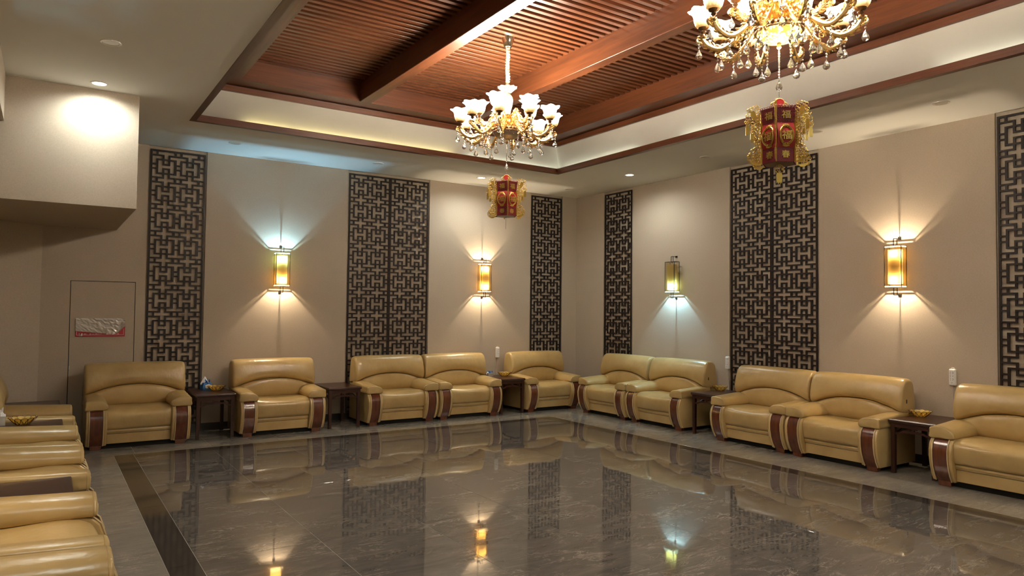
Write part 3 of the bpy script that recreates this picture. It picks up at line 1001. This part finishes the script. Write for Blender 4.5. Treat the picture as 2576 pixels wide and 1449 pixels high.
fm.add(fv, ff).build('silver_film', M['film'], sg)
lt = MB()
for k, ww in enumerate((.022, .006, .018, .020, .024, .018, .006, .0, .022, .018, .024, 0, .016)):
    if ww: lt.box(-.165 + k * .028, -.165 + k * .028 + ww, -.0108, -.0098, -.082, -.076 - .003 * (k % 2))
lt.box(-.23, .235, -.0106, -.0098, -.092, -.0895); lt.box(.232, .235, -.0106, -.0098, -.092, -.02); lt.box(-.235, -.232, -.0106, -.0098, -.092, -.05)
lt.build('lettering', M['paper'], sg)
crumple(MB(), (-.19, -.014, -.10), .03, 3, 5).build('torn_corner', M['paper'], sg)

# ------------------------------------------------------------------ wall sconces
def sconce(loc, rz, top, bot, label):
    o = empty('wall_sconce', loc, rz, label, 'wall lamp', 'iron and amber box sconces')
    w, d0, d1, z0, z1 = .0875, -.140, -.038, -.218, .218
    b = .0055
    fr = MB()
    for x in (-w, w):
        for yy in (d0, d1): fr.bar((x, yy, z0), (x, yy, z1), b)
    for z in (z0, z1):
        for yy in (d0, d1): fr.bar((-w, yy, z), (w, yy, z), b)
        for x in (-w, w): fr.bar((x, d0, z), (x, d1, z), b)
    fr.build('frame', M['iron'], o)
    for sg_ in (-1, 1):
        mb = MB(); zz = z1 if sg_ > 0 else z0; ym = (d0 + d1) / 2; e = sg_ * .078
        for x in (-.018, .018): mb.bar((x, ym, zz), (x, ym, zz + e), .0065)
        mb.bar((-.018, ym, zz + e), (.018, ym, zz + e), .0065); mb.bar((-.018, ym, zz), (.018, ym, zz), .0065)
        mb.bar((0, ym, zz), (0, ym, zz - e * .3), .006)
        mb.bar((.0, ym, zz + e), (.0, -.004, zz + e), .006, .006)
        mb.box(-.018, .018, -.007, 0, zz + e - .012, zz + e + .012)
        mb.build('bracket', M['iron'], o)
    # glass sheets
    g = .002
    MB().add([(-w + b / 2, d0, z0 + b / 2), (w - b / 2, d0, z0 + b / 2), (w - b / 2, d0, z1 - b / 2), (-w + b / 2, d0, z1 - b / 2)], [(0, 1, 2, 3)]).build('pane', M['pane'], o)
    for x in (-w, w): MB().add([(x, d0 + b / 2, z0 + b / 2), (x, d1 - b / 2, z0 + b / 2), (x, d1 - b / 2, z1 - b / 2), (x, d0 + b / 2, z1 - b / 2)], [(0, 1, 2, 3)]).build('pane', M['pane'], o)
    # amber shade, open above and below
    sw, s0, s1, sz0, sz1 = .060, -.124, -.056, -.180, .180
    sh = MB()
    ri = lambda z, k=0: [(-sw - k, s0 - k, z), (sw + k, s0 - k, z), (sw + k, s1 + k, z), (-sw - k, s1 + k, z)]
    sh.rings([ri(sz0), ri(0), ri(sz1)], True, False)
    for z in (sz0, sz1):
        for k in range(4):
            a, b2 = ri(z, .001)[k], ri(z, .001)[(k + 1) % 4]
            sh.bar(a, b2, .003)
    sh.build('shade', M['parchment'], o)
    ym = (d0 + d1) / 2
    for kind, zz, dr in ((top, .118, 1), (bot, -.118, -1)):
        if not kind: continue
        bu = MB().ball((0, ym, zz), .011, 10, 6).build('bulb', M['bulbc' if kind == 'c' else 'bulbw'], o, 60)
        MB().tube([(0, ym, zz - dr * .010), (0, ym, zz - dr * .05)], .006, 8).build('socket', M['iron'], o, 60)
        light('lamp', 'POINT', (0, ym, zz + dr * .014), P_SC * (1.15 if kind == 'c' else 1.0), COOL if kind == 'c' else WARM, o, shadow_soft_size=.008)
    return o
sconce((-4.945, 0, 2.018), 0, 'c', 'w', 'wall lamp glowing blue-white above and amber below, left on the back wall')
sconce((-1.865, 0, 2.018), 0, 'w', 'w', 'warm amber wall lamp on the back wall next to the farther lantern')
sconce((0, -2.285, 2.018), -pi / 2, None, 'c', 'wall lamp lit only at the bottom in blue-white, on the right wall')
sconce((0, -5.440, 2.018), -pi / 2, 'w', 'w', 'warm amber wall lamp on the right wall nearest to the viewer')
sconce((0, -8.60, 2.018), -pi / 2, 'w', 'w', 'added warm fill lamp on the right wall beyond the picture edge')  # unseen lamp added to lift the room's brightness
sconce((XL, -5.40, 2.018), pi / 2, 'c', 'w', 'wall lamp glowing blue-white above on the left wall, outside the picture')
sconce((-4.945, YF, 2.018), pi, 'c', 'w', 'added fill lamp on the wall behind the viewer, left of the middle')  # added behind the camera as fill for floor and ceiling
sconce((-1.865, YF, 2.018), pi, 'w', 'w', 'added fill lamp on the wall behind the viewer, toward the right wall')  # second added fill lamp behind the camera

# ------------------------------------------------------------------ downlights
def downlight(x, y, on, label):
    o = empty('downlight', (x, y, H), 0, label, 'ceiling light', 'round recessed downlights')
    MB().lathe([(.052, -.001), (.055, -.005), (.068, -.006), (.071, -.002), (.071, .0)], 28).build('rim', M['rim'], o, 40)
    MB().lathe([(.0005, -.0025), (.053, -.0025), (.053, -.001), (.0005, -.001)], 28).build('lens', M['lampon' if on else 'lampoff'], o, 30)
    if on:
        l = light('lamp', 'SPOT', (0, 0, -.012), P_DOWN, NEUT, o, spot_size=radians(168), spot_blend=0.7, shadow_soft_size=.05)
DL = [(-7.153, -3.47, 0, 'unlit downlight in the white ceiling left of the wooden tray'),
      (-7.162, -2.323, 1, 'lit downlight right above the beige soffit'),
      (-5.694, -.711, 0, 'unlit downlight on the back strip above the first fretwork panel'),
      (-3.877, -.649, 0, 'unlit downlight on the back strip above the double panel'),
      (-2.262, -.615, 1, 'lit downlight just left of the farther lantern'),
      (-.658, -.622, 0, 'unlit downlight over the room corner'),
      (-.691, -2.048, 1, 'lit downlight over the right wall near the corner'),
      (-.724, -3.446, 0, 'unlit downlight above the farther half of the double right panel'),
      (-.742, -4.958, 0, 'unlit downlight partly hidden by the nearer lantern'),
      (-.745, -6.216, 0, 'unlit downlight above the warm right-wall lamp, near the picture edge')]
for a in DL: downlight(*a)
for a in ((-5.7, -10.1, 1, 'added fill downlight behind the viewer toward the left wall'), (-3.9, -10.1, 1, 'added fill downlight behind the viewer in the middle of the strip'), (-2.2, -10.1, 1, 'added fill downlight behind the viewer toward the right wall'), (-.74, -8.6, 1, 'added fill downlight on the right strip beyond the picture edge'), (-7.1, -6.9, 1, 'added fill downlight over the left armchair row')): downlight(*a)  # unseen downlights added for overall room brightness

# ------------------------------------------------------------------ chandeliers
def teardrop(mb, x, y, z, h=.055, r=.018):
    prof = [(.0008, 0), (r * .35, -h * .22), (r * .8, -h * .5), (r, -h * .72), (r * .75, -h * .9), (.001, -h)]
    return mb.lathe(prof, 8, (x, y, z), mat=None)

def drop_mesh(nb, h=.066, r=.022):
    mb = MB(); z = -.006
    for i in range(nb):
        mb.ball((0, 0, z - .007), .0075, 7, 4); z -= .019
    teardrop(mb, 0, 0, z, h, r)
    return mb.mesh('crystal_drop', M['crystal'], 20)
DROPS = [drop_mesh(1), drop_mesh(2), drop_mesh(4), drop_mesh(6)]

def shade_mesh():
    prof = [(.022, 0), (.034, .006), (.044, .026), (.049, .055), (.051, .085), (.056, .108), (.068, .126), (.078, .133), (.076, .131), (.066, .122), (.053, .105), (.047, .08), (.044, .05), (.038, .024), (.02, .006)]
    def rf(k, a):
        tt = min(k, 1 - k) * 2
        e = max(0, tt - .6) / .4
        return (.006 * e * cos(6 * a) + .0012 * cos(24 * a), .005 * e * cos(6 * a))
    me = MB().lathe(prof, 48, ruf=rf  , mat=Matrix.Diagonal((1.12, 1.12, .80, 1))).mesh('shade', M['shade'], 60)
    return me
SHADE = shade_mesh()
SHADE.materials.append(M['lining'])
for f in SHADE.polygons:
    if f.index >= 48 * 8: f.material_index = 1        # inner wall of the bell
CUP = MB().lathe([(.004, -.05), (.012, -.045), (.008, -.035), (.018, -.022), (.012, -.012), (.030, -.004), (.034, .004), (.020, .008), (.004, .008)], 14).mesh('candle_cup', M['bronze'], 40)
SCON = MB().lathe([(.004, -.075), (.014, -.068), (.022, -.055), (.014, -.048)], 12).mesh('cup_base', M['gold'], 40)

def leafy(mb, pts, n, size, seed):
    rnd = random.Random(seed)
    m = len(pts) - 1
    for i in range(n):
        s = (i + .5) / n * m; k = int(s); f = s - k
        p = Vector(pts[k]).lerp(Vector(pts[min(k + 1, m)]), f)
        t = (Vector(pts[min(k + 1, m)]) - Vector(pts[k])).normalized()
        up = Vector((0, 0, 1)); nrm = (up - t * up.dot(t)).normalized()
        for sd in (1, -1):
            base = p + nrm * sd * size * .55
            tip = base + nrm * sd * size * .75 + t * size * .7 * (1 if sd > 0 else .6)
            mb.tube([base - t * size * .4, base.lerp(tip, .5) + nrm * sd * size * .2, tip], lambda q: size * (.42 - .33 * q), 6)
    return mb

def scroll(mb, c, r, u, v, turns=1.3, rad=.006, n=16):
    pts = []
    for i in range(n + 1):
        s = i / n; a = 2 * pi * turns * s; rr = r * (1 - .75 * s)
        pts.append(Vector(c) + rr * (cos(a) * u + sin(a) * v))
    return mb.tube(pts, lambda q: rad * (1.1 - .5 * q), 6)

def arm_mesh(R, z_end, z_low, z_hub, seed, r0=.10):
    """S-curved arm in the xz plane; hub on the axis, cup at x=R"""
    ctrl = [(r0 - .03, z_hub - .01), (r0 + .02, z_hub + .025), (r0 + .06, z_hub - .005), (r0 + (R - r0) * .42, (z_hub + z_low) / 2 - .02), (r0 + (R - r0) * .68, z_low), (R - .03, z_low + .03), (R + .004, z_end - .06), (R, z_end - .045)]
    pts = []
    for i in range(len(ctrl) - 1):
        p0 = ctrl[max(i - 1, 0)]; p1 = ctrl[i]; p2 = ctrl[i + 1]; p3 = ctrl[min(i + 2, len(ctrl) - 1)]
        for s in range(4):
            t = s / 4
            pts.append(tuple(.5 * (2 * p1[q] + (-p0[q] + p2[q]) * t + (2 * p0[q] - 5 * p1[q] + 4 * p2[q] - p3[q]) * t * t + (-p0[q] + 3 * p1[q] - 3 * p2[q] + p3[q]) * t ** 3) for q in range(2)))
    pts = [(a, 0, b) for a, b in pts]
    mb = MB().tube(pts, lambda q: .0175 - .004 * abs(2 * q - 1), 8)
    leafy(mb, pts[3:-2], 12, .023, seed)
    X, Z = Vector((1, 0, 0)), Vector((0, 0, 1))
    scroll(mb, (R + .020, 0, z_end - .07), .026, -X, Z, 1.3, .009)
    scroll(mb, (r0 + .03, 0, z_hub + .045), .026, -X, -Z, 1.3, .009)
    scroll(mb, (r0 + (R - r0) * .40, 0, (z_hub + z_low) / 2 - .06), .020, X, Z)
    return mb.mesh('arm', M['gold'], 40), pts

ARM_LO, plo = arm_mesh(.435, -.845, -.985, -.84, 1)
ARM_UP, pup = arm_mesh(.262, -.745, -.86, -.77, 2, .075)

def chandelier(loc, near_angle, phi0, lit, label):
    o = empty('chandelier', loc, near_angle, label, 'chandelier', 'gold crystal chandeliers')
    G = M['gold']
    MB().lathe([(.001, 0), (.078, 0), (.078, -.012), (.066, -.03), (.052, -.07), (.036, -.115), (.030, -.12), (.001, -.12)], 28).build('canopy', M['chrome'], o, 40)
    z = -.12; pts = []
    for i in range(42):
        s = i / 41
        pts.append((.004 * sin(i * 1.9), .004 * cos(i * 1.9), -.12 - .37 * s))
    MB().tube(pts, lambda q: .0165 + .0045 * sin(q * 88), 9).build('chain_sleeve', M['sleeve'], o, 60)
    MB().tube([(0, 0, -.48), (0, 0, -.54)], .008, 8).build('stem', G, o, 60)
    rf = lambda k, a: (.006 * cos(10 * a) * min(1, k * 2), .004 * cos(10 * a))
    MB().lathe([(.012, -.555), (.035, -.545), (.062, -.522), (.088, -.502), (.092, -.498), (.062, -.512), (.030, -.53), (.012, -.54)], 40, ruf=rf).build('crystal_dish', M['crystal'], o, 40)
    rb = lambda k, a: (.0025 * cos(16 * a), 0)
    MB().lathe([(.012, -.555), (.030, -.565), (.046, -.59), (.052, -.62), (.046, -.66), (.034, -.71), (.026, -.75), (.024, -.775)], 32, ruf=rb).build('glass_column', M['amberglass'], o, 50)
    MB().tube([(0, 0, -.55), (0, 0, -.78)], .009, 8).build('stem', G, o, 60)
    MB().lathe([(.02, -.81), (.05, -.80), (.088, -.778), (.092, -.772), (.060, -.785), (.02, -.79)], 32, ruf=rb).build('gold_dish', G, o, 40)
    MB().lathe([(.02, -.79), (.055, -.80), (.070, -.83), (.062, -.86), (.095, -.885), (.125, -.89), (.132, -.905), (.126, -.924), (.10, -.926), (.001, -.926)], 36, ruf=lambda k, a: (.004 * cos(12 * a) * sin(pi * k), 0)).build('hub', G, o, 40)
    fl = MB()
    for i in range(24):
        a = 2 * pi * i / 24
        fl.ball((.131 * cos(a),   .133 * sin(a), -.900), .013, 7, 5, (1, 1, 1.3))
    fl.tube([(.133 * cos(2 * pi * i / 32), .134 * sin(2 * pi * i / 32), -.922) for i in range(32)], .007, 6, closed=True)
    fl.build('filigree_ring', M['bronze'], o, 60)
    MB().lathe([(.122, -.925), (.124, -.932), (.114, -.952), (.086, -.972), (.045, -.985), (.001, -.988)], 40, ruf=lambda k, a: (.002 * cos(20 * a) * (1 - k), 0)).build('bowl', M['litbowl' if lit else 'crystal'], o, 50)
    MB().lathe([(.001, -.984), (.014, -.990), (.010, -1.005), (.016, -1.018), (.001, -1.03)], 10).build('finial', G, o, 40)
    cd = MB()
    for i in range(11): cd.ball((0, 0, -1.036 - .016 * i), .006, 7, 4, (1, 1, 1.3))
    teardrop(cd, 0, 0, -1.208, .068, .019); cd.build('crystal_drop', M['crystal'], o, 20)
    k = 0
    for (N, R, ze, me, pts, p0, dl) in ((10, .435, -.845, ARM_LO, plo, phi0, ((.460, -.925, 1), (.33, -1.005, 1), (.22, -.93, 2))),
                                        (5, .262, -.745, ARM_UP, pup, phi0 - 13, ((.285, -.80, 1), (.19, -.875, 0)))):
        for i in range(N):
            a = radians(p0 + i * 360 / N)
            am = inst('arm', me, o, (0, 0, 0), (0, 0, a))
            inst('candle_cup', CUP, am, (R, 0, ze)); inst('cup_base', SCON, am, (R, 0, ze))
            inst('shade', SHADE, am, (R, 0, ze + .004))
            for j, (dx, dz, kind) in enumerate(dl):
                if N == 10 and j == 2: kind = 3 if i % 2 else 2
                inst('crystal_drop', DROPS[kind], am, (dx, 0, dz), (0, 0, random.uniform(0, 3)))
            light('lamp', 'POINT', (R, 0, ze + .10), P_BULB, (1.0, .90, .76), am, shadow_soft_size=.03)
    if lit:
        light('lamp', 'POINT', (0, 0, -1.05), 6.0, (1.0, .82, .45), o, shadow_soft_size=.06)
    return o
# local +x of an arm at phi=0 points to the camera; phi grows to the picture's right
CH1 = (-3.955, -3.90, 4.092); CH2 = (-3.925, -6.805, 4.096)
def near(p): return math.atan2(-9.3843 - p[1], -7.5051 - p[0])
chandelier(CH1, near(CH1), -9, False, 'gold crystal chandelier hanging between the two ceiling beams, farther from the viewer')
chandelier(CH2, near(CH2), 18, True, 'gold crystal chandelier with a lit amber bowl, cut by the top of the picture')

# ------------------------------------------------------------------ lanterns
def text_mesh(ch, size, depth=.0012):
    cu = bpy.data.curves.new('glyph', 'FONT'); cu.body = ch; cu.size = size; cu.extrude = depth
    cu.align_x = 'CENTER'; cu.align_y = 'CENTER'; cu.resolution_u = 3; cu.offset = size * .012
    ob = bpy.data.objects.new('glyph', cu); COL.objects.link(ob)
    bpy.context.view_layer.update()
    dg = bpy.context.evaluated_depsgraph_get()
    me = bpy.data.meshes.new_from_object(ob.evaluated_get(dg))
    bpy.data.objects.remove(ob); bpy.data.curves.remove(cu)
    # centre it and stand it up: glyph x -> x, y -> z, facing -y
    xs = [v.co.x for v in me.vertices]; ysv = [v.co.y for v in me.vertices]
    mx, my = (min(xs) + max(xs)) / 2, (min(ysv) + max(ysv)) / 2
    for v in me.vertices:
        x, y_, z_ = v.co
        v.co = Vector((x - mx, -z_, y_ - my))
    me.materials.clear(); me.materials.append(M['goldpaper'])
    return me
FU_S = text_mesh('福', .055); FU_L = text_mesh('福', .062); CHUN = text_mesh('春', .050)

RH = .104                       # corner radius of the hexagon
AP = RH * cos(pi / 6); HW = RH / 2
def panel_mesh(z0, z1, fn, nz=10, nx=6, wfn=None):
    """a sheet at local y=-fn(z), x across, 2 mm thick"""
    mb = MB(); rows = []
    for k in range(nz + 1):
        z = z0 + (z1 - z0) * k / nz; yy = -fn(z); w = (wfn(z) if wfn else HW)
        rows.append([(w * (2 * i / nx - 1), yy, z) for i in range(nx + 1)])
    n = nx + 1; vs = [p for r in rows for p in r]; m = len(vs); vs += [(x, y_ + .002, z) for x, y_, z in vs]
    fs = []
    for k in range(nz):
        for i in range(nx):
            a = k * n + i; fs.append((a, a + 1, a + n + 1, a + n)); fs.append((m + a, m + a + n, m + a + n + 1, m + a + 1))
    for i in range(nx):
        fs.append((i, m + i, m + i + 1, i + 1)); a = nz * n + i; fs.append((a, a + 1, m + a + 1, m + a))
    for k in range(nz):
        a = k * n; fs.append((a, a + n, m + a + n, m + a)); a += nx; fs.append((a, m + a, m + a + n, a + n))
    return mb.add(vs, fs)
bulge = lambda z: AP * .93 + .018 * sin(pi * min(1, max(0, (z - .085) / .165)))
flare = lambda z: AP * .98 + .012 * ((z - .25) / .11)
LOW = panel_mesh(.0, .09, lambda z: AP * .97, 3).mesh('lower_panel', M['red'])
MID = panel_mesh(.085, .25, bulge, 10, 6, lambda z: HW * .96).mesh('barrel_panel', M['redbright'], 50)
tp = panel_mesh(.252, .352, flare, 5, 10)
for i in range(7):
    x = HW * (2 * i / 6 - 1) * .92
    tp.tube([(x + .0085 * cos(2 * pi * k / 10), -flare(.355), .354 + .0085 * sin(2 * pi * k / 10)) for k in range(10)], .0018, 4, closed=True)
for i in range(7):
    for j in range(6):
        if 1 < i < 5 and 0 < j < 5: continue
        zz = .262 + j * .016
        tp.ball((HW * (2 * i / 6 - 1) * .88, -flare(zz), zz), .004, 6, 4, (1, .6, 1))
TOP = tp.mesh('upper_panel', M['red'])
md = MB()
oval = lambda a, s=1.0: (.040 * s * cos(a), -(bulge(.168 + .062 * s * sin(a)) + .003), .168 + .062 * s * sin(a))
md.tube([oval(2 * pi * k / 28) for k in range(28)], .0045, 6, closed=True)
md.tube([oval(2 * pi * k / 28, .84) for k in range(28)], .0018, 5, closed=True)
for k in range(14):
    a = 2 * pi * k / 14; p = oval(a, .92); md.ball(p, .0048, 6, 4, (1, .5, 1))
for sgn in (-1, 1):
    for k in range(5):
        p = oval(sgn * pi / 2 + (k - 2) * .17, 1.12); md.ball(p, .006, 6, 4, (1, .4, 1))
MED = md.mesh('medallion', M['goldpaper'], 50)

def wing_mesh():
    """gold filigree plate in the local xz plane: x = distance from the rib"""
    mb = MB(); rnd = random.Random(11)
    def ringo(x, z, r, t=.0022):
        mb.tube([(x + r * cos(2 * pi * k / 10), 0, z + r * sin(2 * pi * k / 10)) for k in range(10)], t, 4, closed=True)
    h = .0024
    mb.plate([(0, .0), (.012, .0), (.010, .10), (.014, .20), (.010, .30), (.008, .35), (0, .355)], h)
    # dragon head at the top
    mb.plate([(.040, .285), (.055, .290), (.066, .305), (.074, .322), (.070, .332), (.085, .338), (.078, .350), (.062, .344), (.054, .352), (.044, .340), (.036, .318)], h)
    for x, z, r in ((.012, .275, .011), (.028, .278, .010), (.012, .297, .011), (.030, .300, .011), (.012, .320, .011), (.028, .325, .011), (.016, .343, .010), (.036, .348, .009), (.022, .262, .009)):
        ringo(x, z, r)
    for x, z, r in ((.082, .350, .011), (.078, .330, .010), (.09, .315, .010), (.066, .362, .009), (.05, .372, .008), (.030, .372, .009), (.088, .298, .012), (.075, .28, .010), (.058, .262, .011), (.04, .252, .012), (.022, .25, .012)):
        ringo(x, z, r)
    mb.tube([(.02, 0, .362), (.012, 0, .378), (.016, 0, .392)], .002, 5); mb.tube([(.03, 0, .362), (.028, 0, .382), (.036, 0, .39)], .002, 5)
    # flower and tassel below the head
    for k in range(6): ringo(.088 + .012 * cos(k * pi / 3), .272 + .012 * sin(k * pi / 3), .007)
    mb.plate([(.080, .255), (.096, .255), (.100, .235), (.100, .185), (.097, .195), (.094, .183), (.090, .195), (.086, .183), (.082, .195), (.077, .185), (.077, .235)], h)
    for k in range(3): ringo(.062, .235 - k * .014, .008)
    mb.plate([(.055, .20), (.070, .20), (.072, .16), (.068, .168), (.064, .158), (.060, .168), (.054, .158)], h)
    # middle scallops
    for k in range(8):
        ringo(.018, .24 - k * .018, .010); ringo(.034 + .006 * (k % 2), .232 - k * .019, .010)
    # bottom scrollwork
    for k in range(14): ringo(.022 + .016 * (k % 4) + rnd.uniform(-.003, .003), .012 + .020 * (k // 4) + rnd.uniform(-.003, .003), .012)
    mb.plate([(.01, .0), (.03, -.012), (.055, -.008), (.075, .010), (.070, .022), (.055, .010), (.03, .006)], h)
    for x, z in ((.078, .028), (.072, .06), (.08, .045), (.06, .085), (.045, .095), (.03, .1)): ringo(x, z, .011)
    return mb.mesh('dragon_wing', M['goldpaper'])
WING = wing_mesh()

def lantern(loc, rz, pendant, string, label):
    o = empty('palace_lantern', loc, rz, label, 'lantern', 'red and gold paper palace lanterns')
    o.scale = (1, 1, .9)
    for i in range(6):
        a = i * pi / 3 + pi / 6
        rot = (0, 0, a + pi / 2)
        lo = inst('lower_panel', LOW, o, (0, 0, 0), rot); inst('spring_character', CHUN, lo, (0, -AP * .97 - .002, .048))
        mi = inst('barrel_panel', MID, o, (0, 0, 0), rot); inst('medallion', MED, mi, (0, 0, 0)); inst('fortune_character', FU_L, mi, (0, -bulge(.168) - .004, .168))
        tpn = inst('upper_panel', TOP, o, (0, 0, 0), rot); inst('fortune_character', FU_S, tpn, (0, -flare(.302) - .003, .302))
        b = i * pi / 3
        inst('dragon_wing', WING, o, (RH * .97 * cos(b), RH * .97 * sin(b), 0), (0, 0, b))
    MB().lathe([(.001, .352), (.085, .35), (.085, .345), (.001, .345)], 6).build('top_board', M['red'], o)
    MB().lathe([(.001, .0), (.092, .0), (.092, .005), (.001, .005)], 6).build('bottom_board', M['bronze'], o)
    dc = MB()
    rr = Matrix.Rotation(-rz, 4, 'Z')
    cr = MB()
    for s in (-1, 1):
        pts = [(s * (.014 + .036 * sin(pi * k / 12) ** .8), 0, .352 + .062 * (k / 12) + .012 * sin(pi * k / 12)) for k in range(13)]
        cr.tube(pts, .003, 6)
        for k in range(6): cr.tube([(s * .028 + .010 * cos(2 * pi * j / 8), 0, .362 + .009 * k + .007 * sin(2 * pi * j / 8)) for j in range(8)], .0016, 4, closed=True)
    cro = cr.build('heart_crest', M['goldpaper'], o); cro.rotation_euler = (0, 0, -rz - .58)
    ds = MB().lathe([(.001, -.004), (.024, -.004), (.026, 0), (.024, .004), (.001, .004)], 24, mat=Matrix.Translation((0, -.006, .405)) @ Matrix.Rotation(pi / 2, 4, 'X'))
    dso = ds.build('red_disc', M['redbright'], o, 40); dso.rotation_euler = (0, 0, -rz - .58)
    rg = MB().tube([(.027 * cos(2 * pi * k / 24), -.006, .405 + .027 * sin(2 * pi * k / 24)) for k in range(24)], .0035, 6, closed=True).build('disc_rim', M['goldpaper'], dso, 60)
    MB().tube([(0, 0, .35), (0, 0, .35 + string)], .0012, 5).build('string', M['thread'], o)
    if pendant:
        pn = MB()
        for k in range(9): pn.tube([(.022 * cos(k * 2 * pi / 9) * .9 + .008 * cos(2 * pi * j / 8), 0, -.030 + .022 * sin(k * 2 * pi / 9) + .008 * sin(2 * pi * j / 8)) for j in range(8)], .0022, 4, closed=True)
        pn.plate([(-.014, -.055), (.014, -.055), (.018, -.07), (.016, -.125), (.010, -.113), (.006, -.13), (0, -.115), (-.006, -.13), (-.010, -.113), (-.016, -.125), (-.018, -.07)], .003)
        pn.tube([(0, 0, 0), (0, 0, -.06)], .002, 5)
        p_ = pn.build('pendant', M['goldpaper'], o); p_.rotation_euler = (0, 0, -rz - .58)
    else:
        MB().tube([(0, 0, 0), (.003, 0, -.05), (-.004, 0, -.13)], .0013, 5).build('hanging_thread', M['thread'], o)
    return o
lantern((CH1[0], CH1[1], 2.385), near(CH1) + .10, False, .115, 'small red and gold paper lantern hanging under the farther chandelier')
lantern((CH2[0], CH2[1], 2.385), near(CH2) - .12, True, .13, 'red and gold paper lantern with gold pendant under the nearer chandelier')
